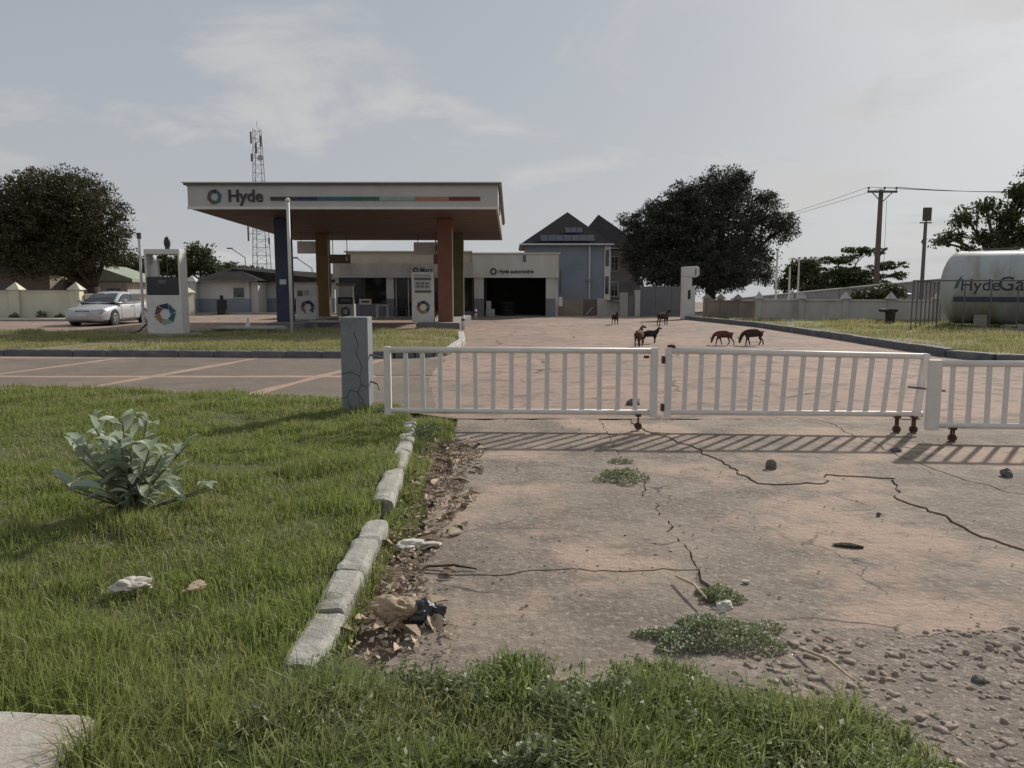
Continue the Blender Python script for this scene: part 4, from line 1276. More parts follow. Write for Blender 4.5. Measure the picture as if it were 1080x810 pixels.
sb("drain_box", "white_paint", RGT + 0.22, RGT + 0.42, -0.2, 0.1, 0.6, 1.1)
logo(sh, -5.35 + 3.6, -0.355, 2.60, 0.16, order=("logo_navy", "logo_navy", "logo_teal", "logo_teal", "logo_navy", "logo_navy"))
text(sh, "Mart", 0.36, (-5.12 + 3.6, -0.36, 2.49), "logo_teal", extrude=0.012, bold=0.008)
logo(sh, -1.03 + 3.6, -0.305, 2.52, 0.2, order=("lettering",) * 4 + ("logo_plum", "lettering"))
text(sh, "Hyde automotive", 0.30, (-0.76 + 3.6, -0.31, 2.43), "lettering", extrude=0.012, bold=0.006, spacing=0.93)

ct = thing("carton_stack", "pale cartons stacked just inside the workshop opening", "cartons", (-1.2, 45.25, 0.03))
MB().box(-0.28, 0.22, -0.2, 0.2, 0, 0.40).build("carton", "carton", ct, bevel=0.01)
MB().box(-0.26, 0.02, -0.18, 0.16, 0.402, 0.85).build("carton", "wall_pale", ct, bevel=0.01)
ty = thing("tyre_pile", "dark tyres stacked inside the workshop opening", "tyres", (-0.3, 46.2, 0.03))
for k in range(4):
    mb = MB()
    ring = [(0.33 * math.cos(a), 0.33 * math.sin(a), 0.1 + k * 0.2) for a in np.linspace(0, 2 * math.pi, 17)]
    mb.tube(ring, 0.1, 8, caps=False).build("tyre", "rubber", ty, smooth=True)
ch = thing("chair", "black seated metal chair outside the shop door", "chair", (-6.0, 43.6, 0))
MB().box(-0.26, 0.26, -0.24, 0.24, 0.4, 0.46).build("seat", "black", ch, bevel=0.01)
MB().box(-0.26, 0.26, 0.2, 0.24, 0.5, 0.85).build("backrest", "black", ch, bevel=0.01)
for sx in (-.25, .25):
    for sy in (-.22, .22):
        MB().tube([(sx, sy, 0), (sx, sy, 0.4 if sy < 0 else 0.84)], 0.018, 6).build("leg", "steel_dark", ch)
    MB().tube([(sx, -.22, 0.4), (sx, -.22, 0.62), (sx, .2, 0.64)], 0.018, 6).build("armrest", "steel_dark", ch)
pb = thing("price_board", "small white notice board standing before the shop window", "sign", (-7.95, 43.4, 0))
MB().box(-0.33, 0.33, -0.02, 0.02, 0.72, 1.02).build("board", "white_paint", pb)
MB().box(-0.22, 0.22, -0.025, -0.021, 0.82, 0.92).build("print", "logo_red", pb)
for sx in (-.25, .25):
    MB().tube([(sx, 0.03, 0), (sx, 0.03, 1.0)], 0.015, 6).build("leg", "steel_dark", pb)
wt = thing("plastic_table", "pale plastic table beside the notice board", "table", (-7.05, 43.5, 0))
MB().box(-0.33, 0.33, -0.3, 0.3, 0.66, 0.7).build("tabletop", "white_paint", wt, bevel=0.01)
for sx in (-.28, .28):
    for sy in (-.25, .25):
        MB().box(sx - .025, sx + .025, sy - .025, sy + .025, 0, 0.659).build("leg", "white_paint", wt)

# ------------------------------------------------------------------ blue house behind the workshop
hs = thing("blue_house", "two-storey blue-grey house with twin dark pointed roofs and solar panels", "house", (3.75, 58.5, 0))
def hb(name, m, x0, x1, y0, y1, z0, z1, parent=None):
    return MB().box(x0 - 3.75, x1 - 3.75, y0 - 58.5, y1 - 58.5, z0, z1).build(name, m, parent or hs)
hb("wall", "house_blue", 0.95, 6.35, 55.0, 62.0, -0.05, 4.45)
hb("wall", "house_grey", 6.352, 9.2, 57.5, 64.0, -0.05, 4.3)
hb("wall_band", "house_blue", 6.353, 9.21, 57.48, 57.498, 0.6, 2.05)
hb("corner_column", "white_paint", 6.3, 6.72, 54.85, 55.2, 0.0, 4.45)
rf = hb("soffit_board", "trim_dark", 0.55, 6.85, 54.6, 62.4, 4.452, 4.52)
hb("gutter", "aluminium", 0.5, 6.9, 54.5, 54.598, 4.50, 4.60)
rm = MB().pyramid(0.5 - 3.75, 6.9 - 3.75, 54.6 - 58.5, 62.4 - 58.5, 4.522, (4.0 - 3.75, 0.0, 7.05)).build("roof", "roof_dark", hs)
rm2 = MB().pyramid(4.3 - 3.75, 9.6 - 3.75, 57.1 - 58.5, 64.5 - 58.5, 4.38, (6.5 - 3.75, 61.0 - 58.5, 7.1)).build("roof", "roof_dark", hs)
hb("gutter", "aluminium", 6.9, 9.65, 57.02, 57.09, 4.36, 4.44)
hb("downpipe", "aluminium", 5.24, 5.34, 54.88, 54.98, 0.6, 4.45)
hb("meter_box", "house_blue", 5.12, 5.46, 54.8, 54.99, 2.05, 2.25)
hb("pipe", "trim_dark", 3.3, 3.36, 54.93, 54.99, 1.2, 2.9)
slope = math.atan2(7.05 - 4.522, 3.9)
def roof_pt(x, s, lift):
    y = 54.6 + s * math.cos(slope)
    z = 4.522 + s * math.sin(slope)
    return Vector((x - 3.75, y - 58.5 - lift * math.sin(slope), z + lift * math.cos(slope)))
def panel(x0, x1, s0, s1):
    vs = []
    for lift in (0.06, 0.10):
        vs += [roof_pt(x0, s0, lift), roof_pt(x1, s0, lift), roof_pt(x1, s1, lift), roof_pt(x0, s1, lift)]
    fs = [(3, 2, 1, 0), (4, 5, 6, 7), (0, 1, 5, 4), (1, 2, 6, 5), (2, 3, 7, 6), (3, 0, 4, 7)]
    p = MB().add(vs, fs).build("solar_panel", "solar", rm)
for i in range(7):
    x0 = 1.95 + i * 0.53
    panel(x0, x0 + 0.5, 0.35, 1.15)
for i in range(3):
    panel(3.7 + i * 0.4, 3.7 + i * 0.4 + 0.37, 1.5, 2.2)
for z0 in (2.85, 1.05):
    w = hb("window", "window_glass", 6.85, 7.55, 57.44, 57.47, z0, z0 + 0.95)
    for a, b, c, d in ((6.77, 6.85, z0 - .08, z0 + 1.03), (7.55, 7.63, z0 - .08, z0 + 1.03), (6.85, 7.55, z0 + .951, z0 + 1.03), (6.85, 7.55, z0 - .08, z0 - .001)):
        hb("frame", "white_paint", a, b, 57.40, 57.474, c, d, w)
    for k in (1, 2):
        hb("bar", "white_paint", 6.85 + k * .233 - .015, 6.85 + k * .233 + .015, 57.42, 57.438, z0, z0 + .95, w)
    hb("bar", "white_paint", 6.85, 7.55, 57.415, 57.419, z0 + .46, z0 + .49, w)
w = hb("window", "window_glass", 6.36, 6.6, 54.82, 54.848, 3.1, 4.2)
w = hb("window", "window_glass", 6.36, 6.6, 54.82, 54.848, 1.2, 2.4)


# ------------------------------------------------------------------ walls
def perimeter_wall(label, a, b, h, m, piers, capped=True, t=0.2, pier_w=0.42, cap_h=0.3, pier_m=None, panel_m=None):
    a, b = Vector((a[0], a[1], 0)), Vector((b[0], b[1], 0))
    L = (b - a).length
    w = thing("perimeter_wall", label, "wall", a, math.atan2((b - a).y, (b - a).x))
    prev = 0.0
    xs = [L * q for q in piers]
    segs, last = [], 0.0
    for x in xs:
        if x - pier_w / 2 - last > 0.05:
            segs.append((last, x - pier_w / 2))
        last = x + pier_w / 2
    if L - last > 0.05:
        segs.append((last, L))
    for s0, s1 in segs:
        MB().box(s0 + 0.002, s1 - 0.002, -t / 2, t / 2, -0.05, h).build("panel", m, w)
        MB().box(s0 + 0.002, s1 - 0.002, -t / 2 - 0.04, t / 2 + 0.04, h + 0.002, h + 0.06).build("coping", pier_m or m, w)
    for x in xs:
        p = MB().box(x - pier_w / 2, x + pier_w / 2, -pier_w / 2, pier_w / 2, -0.05, h + 0.1).build("pier", pier_m or m, w)
        if capped:
            q = pier_w / 2 + 0.1
            MB().pyramid(x - q, x + q, -q, q, h + 0.102, (x, 0, h + 0.1 + cap_h)).build("pier_cap", pier_m or m, p)
    return w


perimeter_wall("cream wall with pyramid-capped piers behind the parked car", (-30.2, 41.2), (-22.6, 41.6), 1.42, "wall_cream", (0.0, 0.6, 1.0), pier_w=0.5, cap_h=0.4)
perimeter_wall("low cream garden wall running back behind the parked car", (-22.3, 41.9), (-19.0, 47.5), 1.25, "wall_cream", (0.97,))
perimeter_wall("pale boundary wall with pyramid-capped piers behind the gas tank", (11.6, 37.6), (25.5, 33.4), 1.02, "wall_pale", (0.0, .13, .26, .39, .52, .65, .78, .91), t=0.18, pier_w=0.26, cap_h=0.34)
perimeter_wall("brownish boundary wall running back beside the white dispenser", (10.15, 42.2), (11.45, 37.9), 0.95, "wall_brown", (0.05, .35, .7), t=0.18, pier_w=0.24, cap_h=0.28)
w = thing("boundary_wall", "tall grey block wall with a rising top beyond the pale boundary wall", "wall", (12.5, 46.2, 0))
MB().prism([(0, -0.05), (17, -0.05), (17, 2.5), (13.5, 2.2), (0.2, 0.95)], 0, 0.25).build("panel", "wall_block", w)
w.rotation_euler = (0, 0, 0.03)
MB().obox((0.2, .12, 0.98), (13.5, .12, 2.23), 0.36, 0.07).build("coping", "wall_pale", w)
for k in range(1, 7):
    MB().box(k * 2.2 - .14, k * 2.2 + .14, -0.08, -0.002, -0.05, 0.9 + k * 2.2 * .0935).build("pier", "wall_block", w)
w = thing("garden_wall", "low brown block wall with plank doors below the blue house", "wall", (4.2, 46.6, 0))
MB().box(-1.55, -0.05, 0, 0.2, -0.05, 0.92).build("panel", "wall_brown", w)
for k in range(2):
    MB().box(-0.045 + k * .4, .35 + k * .4, 0.03, 0.1, 0.0, 0.95).build("door_leaf", "wood_pole", w)
MB().box(0.762, 1.3, -0.05, 0.25, -0.05, 1.0).build("pier", "wall_pale", w)
MB().box(1.302, 2.75, 0, 0.2, -0.05, 0.88).build("panel", "wall_pale", w)
MB().obox((1.3, -.06, 0.92), (2.6, -.06, 0.62), 0.06, 0.06).build("slanted_pipe", "trim_dark", w)
MB().box(-1.9, -1.56, -0.1, 0.3, -0.05, 0.75).build("rubble_block", "wall_pale", w, bevel=0.03)
MB().obox((0.1, -.04, 0.05), (0.5, -.04, 0.5), 0.05, 0.05).build("leaning_board", "wall_pale", w)
w = thing("sheet_wall", "dark grey sheet metal wall between house and white dispenser", "wall", (7.3, 46.0, 0))
MB().box(-0.25, 0.05, -0.1, 0.15, -0.05, 1.5).build("post", "wall_pale", w)
for k in range(6):
    MB().box(0.052 + k * .45, 0.498 + k * .45, 0.0 + 0.02 * (k % 2), 0.05 + 0.02 * (k % 2), -0.02, 1.70).build("sheet", "sheet_grey", w)
MB().box(-0.62, -0.27, 0.0, 0.1, -0.02, 1.15).build("door_leaf", "sheet_grey", w)
MB().box(-1.1, -0.64, -0.05, 0.15, -0.02, 1.35).build("pier", "house_grey", w)
w = tag(MB().box(-0.7, 0.7, -0.06, 0.06, -0.05, 0.06).build("white_kerb_block", "white_paint"), "white strip lying along the foot of the pale boundary wall", "kerb block")
w.location = (12.9, 36.4, 0.12)
w = tag(MB().box(-0.45, 0.45, -0.06, 0.06, -0.05, 0.06).build("white_kerb_block", "white_paint"), "white strip lying before the brownish boundary wall", "kerb block")
w.location = (10.9, 38.3, 0.12)
for i, (px, py, hh) in enumerate(((12.9, 39.2, 3.45), (15.4, 43.2, 3.2), (13.0, 37.2, 1.4), (13.3, 38.5, 2.6))):
    p = thing("wall_post", ["tall slim pale post behind the brownish wall under the big tree", "slim pale post with a lamp arm before the tiered tree", "short white post against the pale boundary wall", "thin pale post beside the tall slim post"][i], "post", (px, py, 0))
    MB().tube([(0, 0, -0.05), (0, 0, hh)], [0.055, 0.045], 8).build("shaft", "pole_white", p)
    if i == 1:
        MB().tube([(0, 0, hh - .1), (-0.3, 0, hh), (-0.55, 0, hh - .05)], 0.03, 6).build("lamp_arm", "pole_white", p)
    MB().box(-0.06, 0.06, -0.06, 0.06, hh, hh + 0.05).build("cap", "trim_dark", p)

# ------------------------------------------------------------------ small houses on the far side
h_ = thing("bungalow", "low white bungalow with a blue-grey dado and dark roof", "house", (-17.0, 50.0, 0))
def bb(name, m, x0, x1, y0, y1, z0, z1, parent=None):
    return MB().box(x0 + 17, x1 + 17, y0 - 50, y1 - 50, z0, z1).build(name, m, parent or h_)
bb("wall", "wall_white", -19.5, -16.4, 50.0, 55.0, 0.95, 2.0)
bb("dado", "house_blue", -19.52, -16.38, 49.98, 55.0, -0.05, 0.948)
bb("wall", "wall_white", -16.0, -11.5, 52.0, 57.0, 0.95, 2.05)
bb("dado", "house_blue", -16.02, -11.5, 51.98, 57.0, -0.05, 0.948)
bb("porch_wall", "wall_white", -16.378, -15.9, 50.2, 51.9, 0.0, 1.98)
wv_ = bb("window", "window_glass", -17.35, -16.72, 49.95, 49.98, 1.05, 1.62)
bb("frame", "wall_pale", -17.42, -16.65, 49.93, 49.97, 1.621, 1.68, wv_)
bb("frame", "wall_pale", -17.42, -16.65, 49.93, 49.97, 0.99, 1.049, wv_)
bb("eave", "trim_dark", -19.8, -15.8, 49.6, 49.8, 2.0, 2.09)
MB().pyramid(-19.8 + 17, -15.6 + 17, -0.3, 5.5, 2.06, (-18.1 + 17, 2.4, 3.0)).build("roof", "roof_black", h_)
MB().add([(-18.0 + 17, 1.6, 2.85), (-11 + 17, 1.6, 2.1), (-11 + 17, 4.0, 2.5), (-18.0 + 17, 4.0, 3.0), (-18 + 17, 1.6, 2.0), (-11 + 17, 1.6, 2.0), (-11 + 17, 4.0, 2.0), (-18 + 17, 4.0, 2.0)], [(0, 1, 2, 3), (4, 7, 6, 5), (0, 4, 5, 1), (1, 5, 6, 2), (2, 6, 7, 3), (3, 7, 4, 0)]).build("roof", "roof_black", h_)
gp = thing("gate_pier", "white pier with pyramid cap at the corner of the bungalow", "pier", (-19.75, 49.6, 0))
MB().box(-0.3, 0.3, -0.3, 0.3, -0.05, 2.0).build("shaft", "wall_pale", gp)
MB().box(-0.304, 0.304, -0.304, 0.304, -0.04, 0.95).build("dado", "house_blue", gp)
MB().pyramid(-0.38, 0.38, -0.38, 0.38, 2.002, (0, 0, 2.4)).build("pier_cap", "wall_white", gp)
dr = thing("oil_drum", "black drum with a hand pump beside the bungalow wall", "drum", (-17.55, 48.4, 0))
MB().tube([(0, 0, 0), (0, 0, 0.3), (0, 0, .31), (0, 0, .6), (0, 0, .61), (0, 0, .9)], [.29, .29, .3, .3, .29, .29], 16).build("body", "black", dr)
MB().tube([(0, 0, 0.9), (0, 0, 1.15), (0.0, 0, 1.2)], [.1, .12, .04], 10).build("pump", "black", dr)
fd = thing("verandah_step", "pale concrete verandah step running along the bungalow", "step", (-15.8, 48.9, 0))
MB().box(-4.3, 4.3, -0.3, 0.6, -0.04, 0.1).build("slab", "concrete", fd, bevel=0.01)
fp = tag(MB().box(-5.6, 5.6, -1.0, 1.0, -0.04, 0.1).build("pavement", "concrete", bevel=0.02), kind="structure")
fp.location = (-26.0, 39.9, 0)

h_ = thing("brown_house", "long shaded brown house behind the cream wall", "house", (-35, 53.5, 0))
MB().box(-6, 4.2, 0, 6, -0.05, 2.7).build("wall", "wall_brown", h_)
MB().pyramid(-6.6, 4.5, -0.6, 6.6, 2.7, (-1.5, 3, 4.4)).build("roof", "roof_black", h_)
MB().box(0.9, 1.7, -0.03, -0.002, 0.9, 1.9).build("window", "window_glass", h_)
h_ = thing("white_house", "white house half hidden behind the dense tree's trunk", "house", (-32.0, 58.5, 0))
MB().box(-2.5, 2.6, 0, 4, -0.05, 2.75).build("wall", "wall_white", h_)
MB().pyramid(-2.8, 3.0, -0.5, 4.5, 2.75, (0.3, 2, 3.9)).build("roof", "roof_green", h_)
for xx in (-0.6, 1.5):
    w = MB().box(xx, xx + .9, -0.03, -0.002, 1.2, 2.2).build("window", "window_glass", h_)
    MB().box(xx - .06, xx + .96, -0.05, -0.031, 1.1, 1.199).build("sill", "wall_pale", w)
h_ = thing("green_roof_house", "white house with a pale green gabled roof behind the parked car", "house", (-29.2, 55.5, 0))
MB().box(-1.1, 2.6, 0, 4, -0.05, 2.0).build("wall", "wall_pale", h_)
MB().add([(-1.3, -.3, 2.5), (0.5, -.3, 3.15), (3.1, -.3, 2.25), (3.1, 4.3, 2.25), (0.5, 4.3, 3.15), (-1.3, 4.3, 2.5), (-1.3, -.3, 2.02), (3.1, -.3, 2.02), (3.1, 4.3, 2.02), (-1.3, 4.3, 2.02)],
         [(0, 1, 4, 5), (1, 2, 3, 4), (0, 6, 7, 2, 1), (5, 4, 3, 8, 9), (6, 9, 8, 7), (0, 5, 9, 6), (2, 7, 8, 3)]).build("roof", "roof_green", h_)
MB().box(1.2, 2.1, -0.03, -0.002, 0.9, 1.6).build("window", "window_glass", h_)
MB().box(-1.3, 3.12, -0.36, -0.302, 2.0, 2.1).build("eave", "trim_dark", h_)
h_ = thing("far_house", "flat-roofed pale house glimpsed between the navy and gold columns", "house", (-15.0, 66, 0))
MB().box(-4, 4, 0, 5, -0.05, 1.8).build("wall", "wall_pale", h_)
MB().box(-4.4, 4.4, -0.4, 5.4, 1.802, 2.0).build("roof", "roof_black", h_)
MB().box(-2.0, -1.2, -0.03, -0.002, 0.7, 1.4).build("window", "window_glass", h_)
for i, (px, py, hh) in enumerate(((-17.4, 70.0, 3.3), (-26.5, 80.0, 4.6))):
    p = thing("street_lamp", ["thin street lamp seen between the navy and gold columns", "thin street lamp leaning over the bungalow roof"][i], "street lamp", (px, py, 0))
    MB().tube([(0, 0, 0), (0, 0, hh)], [0.06, 0.04], 6).build("pole", "steel_dark", p)
    MB().tube([(0, 0, hh), (-1.3, 0, hh + 0.9)], 0.04, 6).build("arm", "steel_dark", p)
    MB().box(-1.75, -1.2, -0.1, 0.1, hh + 0.86, hh + 0.98).build("lamp_head", "steel_dark", p)

# ------------------------------------------------------------------ telecom mast
tw = thing("telecom_mast", "tall lattice telecom mast rising behind the canopy", "mast", (-52.8, 170, -1.8))
HT = 36.2
wid = lambda z: 1.7 - 1.05 * z / HT
for sx in (-1, 1):
    for sy in (-1, 1):
        MB().tube([(sx * wid(0), sy * wid(0), 0), (sx * wid(HT), sy * wid(HT), HT)], [0.085, 0.05], 6).build("mast_leg", "steel_dark", tw)
br = MB()
z = 0.0
while z < HT - 1:
    z2 = z + 1.7
    for (s, e) in (((-1, -1), (1, -1)), ((1, -1), (1, 1)), ((1, 1), (-1, 1)), ((-1, 1), (-1, -1))):
        a, b = wid(z), wid(min(z2, HT))
        br.tube([(s[0] * a, s[1] * a, z), (e[0] * b, e[1] * b, min(z2, HT))], 0.028, 4, False)
        br.tube([(s[0] * b, s[1] * b, min(z2, HT)), (e[0] * b, e[1] * b, min(z2, HT))], 0.028, 4, False)
    z = z2
br.build("bracing", "steel_dark", tw)
for (ax, az, hh) in ((-1.0, 33.0, 2.4), (1.0, 32.4, 2.2), (0.0, 31.0, 2.2), (-1.0, 29.4, 1.6), (2.0, 12.5, 1.4), (-2.3, 13.2, 3.0)):
    MB().box(ax - 0.16, ax + 0.16, -1.1, -0.9, az, az + hh).build("antenna", "steel_dark", tw)
    MB().tube([(ax, -1.0, az + hh / 2), (0, 0, az + hh / 2)], 0.05, 4).build("antenna_bracket", "steel_dark", tw)
MB().tube([(0.9, -1.3, 30.1), (0.9, -1.1, 30.1)], [0.6, 0.5], 14).build("dish", "carton", tw)
MB().tube([(0, 0, HT), (0, 0, HT + 1.5)], 0.04, 5).build("lightning_rod", "steel_dark", tw)

# ------------------------------------------------------------------ trees
def tree(name, label, base, lobes, nleaf, leaf, mat, seed, trunk_r=0.35, clump=0.5, per=40, shell=0.55, limbs=True, flat=1.0, fork=0.3, group=None):
    """lobes: (x, y, z, rx, ry, rz) in metres relative to the base"""
    r = np.random.RandomState(seed)
    t = thing(name, label, "tree", base, 0, group)
    vol = np.array([l[3] * l[4] * l[5] for l in lobes]) ** 0.8
    vol /= vol.sum()
    ncl = max(8, nleaf // per)
    C, D = [], []
    for l, p in zip(lobes, vol):
        k = max(3, int(ncl * p))
        d = r.normal(0, 1, (k, 3))
        d /= np.linalg.norm(d, axis=1, keepdims=True)
        q = (shell + (1 - shell) * r.rand(k)) * (0.88 + 0.24 * r.rand(k))
        inner = r.rand(k) < 0.25
        q[inner] *= r.rand(inner.sum())
        c = np.array(l[:3]) + d * np.array(l[3:]) * q[:, None]
        m = np.repeat(c, per, 0)
        sg = clump * (0.5 + 0.9 * r.rand(k))
        m = m + np.clip(r.normal(0, 1, m.shape), -1.5, 1.5) * np.repeat(sg, per)[:, None] * np.array([1, 1, 0.65 * flat]) * 0.6
        C.append(m)
        D.append(np.repeat(d, per, 0) + np.array([0, 0, -0.25]))
    C, D = np.concatenate(C), np.concatenate(D)
    V, F = leaf_cloud(C, D, np.full(len(C), leaf), seed + 1)
    link_mesh("crown", raw_mesh("crown", V, F), mat, t)
    top = max(l[2] for l in lobes)
    fz = fork * top
    tr = MB()
    tr.tube([(0, 0, -0.1), (0.03, 0, fz * .5), (0, 0.02, fz)], [trunk_r * 1.25, trunk_r * .95, trunk_r * .85], 10)
    tr.tube([(0, 0, -1.2), (0, 0, -0.1)], trunk_r * 1.25, 8)
    tr.build("trunk", "bark", t, smooth=True)
    if limbs:
        for l in lobes:
            e = Vector(l[:3])
            s = Vector((0, 0, fz * 0.96))
            m1 = s.lerp(e, 0.45) + Vector((r.uniform(-.3, .3), r.uniform(-.3, .3), 0.25))
            lm = MB().tube([s, m1, e], [trunk_r * .55, trunk_r * .33, trunk_r * .12], 7)
            for _ in range(3):
                e2 = e + Vector((r.uniform(-.75, .75) * l[3], r.uniform(-.75, .75) * l[4], r.uniform(-.3, .75) * l[5]))
                lm.tube([m1.lerp(e, r.uniform(.2, .7)), e2], [trunk_r * .16, trunk_r * .05], 5)
            lm.build("limb", "bark", t, smooth=True)
    return t


def at(u, v, Y):
    """point at distance Y that the level line of sight through picture column u, row v meets"""
    return ((u - 540.0) * Y / 840.0, Y, 1.6 + (304.0 - v) * Y / 840.0)


def lobes_at(spec, base, Y):
    out = []
    for (u, v, ru, rv, dy) in spec:
        x, y_, z = at(u, v, Y)
        k = Y / 840.0
        out.append((x - base[0], dy, z, ru * k, max(ru * k * 0.9, 1.0), rv * k))
    return out


b = (-26.6, 51.0, 0)
tree("mango_tree", "dense round dark tree behind the cream wall", b,
     lobes_at([(60, 232, 64, 46, 0), (20, 238, 48, 44, .5), (110, 238, 42, 42, -.5), (70, 205, 50, 26, 0), (115, 262, 32, 28, 0), (35, 268, 50, 26, -1), (80, 275, 45, 18, -1), (-25, 240, 45, 45, 0)], b, 51.0),
     100000, 0.18, "mango_leaf", 3, 0.42, 0.42, 36, 0.5, fork=0.22)
b = (13.6, 55.0, 0)
tree("mango_tree", "broad dark tree between the blue house and the utility pole", b,
     lobes_at([(742, 238, 52, 44, 0), (758, 201, 30, 22, 0), (700, 246, 38, 36, 0), (800, 232, 26, 32, .5), (823, 240, 12, 20, 0), (680, 262, 28, 32, -.5), (735, 282, 54, 26, -1), (690, 288, 30, 16, -1), (782, 274, 34, 22, 0), (755, 294, 34, 14, -2), (664, 236, 13, 11, 0), (806, 290, 9, 11, 0), (716, 212, 22, 16, 0), (690, 226, 16, 12, 0), (775, 195, 14, 12, 0), (668, 272, 16, 18, 0)], b, 55.0),
     120000, 0.18, "deep_leaf", 5, 0.4, 0.4, 36, 0.5, fork=0.2)
b = (31.0, 75.0, 0)
tree("tiered_tree", "flat-tiered spreading tree behind the utility pole", b,
     lobes_at([(870, 292, 34, 6, 0), (915, 298, 28, 6, 1), (880, 275, 30, 4.5, 0), (925, 281, 26, 4, -1), (905, 266, 26, 4, 0), (850, 300, 22, 8, 0), (893, 288, 42, 6, 0), (940, 290, 14, 4, 0), (880, 303, 40, 7, 0), (910, 302, 20, 6, 1)], b, 75.0),
     17000, 0.3, "far_leaf", 7, 0.25, 0.4, 30, 0.3, flat=0.5, fork=0.3)
b = (28.5, 48.0, 0)
tree("open_crowned_tree", "open-crowned leafy tree behind the gas tank", b,
     lobes_at([(1010, 232, 14, 10, 0), (1030, 222, 12, 9, 0), (1000, 252, 12, 6, 0), (1050, 232, 16, 14, 0), (985, 256, 9, 4, 0), (1032, 252, 16, 9, 0), (1072, 215, 14, 14, 0), (1078, 185, 9, 4, 0), (1070, 250, 20, 16, 0), (1062, 205, 14, 10, 0), (1085, 178, 14, 7, 0), (1015, 266, 10, 6, 0), (1095, 225, 24, 34, 0), (1090, 190, 14, 8, 0), (1120, 240, 22, 30, 1), (1052, 264, 14, 8, 0)], b, 48.0),
     11500, 0.27, "far_leaf", 9, 0.3, 0.42, 22, 0.3, fork=0.35)
b = (-26.6, 68.0, 0)
tree("leafy_tree", "leafy green tree showing behind the lone dispenser", b,
     lobes_at([(213, 275, 20, 17, 0), (196, 285, 16, 14, 0), (228, 285, 10, 10, 0), (180, 280, 16, 14, 0)], b, 68.0), 8000, 0.3, "far_leaf", 11, 0.25, 0.45, 26, 0.4)
b = (-23.4, 78.0, 0)
tree("leafy_tree", "low tree showing above the bungalow's dark roof", b,
     lobes_at([(245, 284, 14, 7, 0), (268, 287, 13, 6, 0), (232, 290, 10, 8, 0), (285, 292, 8, 4, 0)], b, 78.0), 4500, 0.3, "far_leaf", 12, 0.2, 0.4, 22, 0.4)
b = (-37.4, 80.0, 0)
tree("leafy_tree", "distant tree behind the green roofed house", b,
     lobes_at([(147, 280, 14, 12, 0), (130, 275, 12, 10, 0), (160, 286, 10, 10, 0)], b, 80.0), 4000, 0.32, "far_leaf", 13, 0.2, 0.45, 22, 0.4)
b = (-19.5, 82.0, 0)
tree("leafy_tree", "distant bush glimpsed between the navy and gold columns", b,
     lobes_at([(331, 303, 10, 5, 0), (345, 304, 10, 6, 0)], b, 82.0), 1200, 0.3, "far_leaf", 15, 0.15, 0.4, 20, 0.4)
b = (20.2, 42.6, 0)
tree("garden_bush", "dark bush between the pale boundary wall and the grey block wall", b,
     lobes_at([(920, 312, 22, 9, 0), (938, 308, 12, 8, 0), (906, 316, 12, 6, 0)], b, 42.6), 4500, 0.2, "mango_leaf", 16, 0.08, 0.3, 24, 0.4, limbs=False)
b = (24.5, 66, 0)
tree("leafy_tree", "pale green tree just beside the broad dark tree's edge", b,
     lobes_at([(838, 288, 16, 16, 0), (828, 300, 12, 8, 0), (852, 282, 12, 10, 0)], b, 66.0), 4200, 0.28, "far_leaf", 17, 0.2, 0.4, 22, 0.35)

# weeds at the foot of the cream wall
r2 = random.Random(8)
for i in range(4):
    px = [-24.2, -25.6, -27.1, -23.2][i]
    weed_patch(["tall weed at the cream wall's middle pier", "weed tuft at the foot of the cream wall panel", "weed tuft beside the cream wall's broad pier", "weed tuft by the cream wall behind the car bonnet"][i], px, 41.1, 0.35, 0.12, [0.5, 0.25, 0.3, 0.3][i], 160, 50 + i, 0, 0.12).location.z = 0.1

# ------------------------------------------------------------------ utility pole, floodlight, wires
PY = 52.0
px, _, _ = at(921, 0, PY)
up = thing("utility_pole", "brown wooden utility pole with a crossarm above the boundary wall", "utility pole", (px, PY, 0))
ztop = at(0, 203, PY)[2]
MB().tube([(0, 0, -0.1), (0, 0, ztop)], [0.2, 0.14], 10).build("shaft", "wood_pole", up, smooth=True)
arm = MB().box(-0.95, 0.95, -0.22, -0.145, ztop - 0.22, ztop - 0.08).build("crossarm", "wood_pole", up)
for sx in (-1, 1):
    MB().obox((sx * 0.62, -0.18, ztop - 0.22), (sx * 0.08, -0.18, ztop - 0.75), 0.05, 0.05).build("brace", "steel_dark", up)
ins = []
for xx in (-0.88, 0.14, 0.88):
    MB().tube([(xx, -0.18, ztop - 0.08), (xx, -0.18, ztop + 0.03), (xx, -0.18, ztop + 0.035), (xx, -0.18, ztop + 0.14)], [0.03, 0.03, 0.085, 0.06], 8).build("insulator", "insulator", up)
MB().tube([(0.3, -0.2, ztop - 0.7), (0.34, -0.2, 2.0)], 0.012, 4).build("earth_wire", "steel_dark", up)
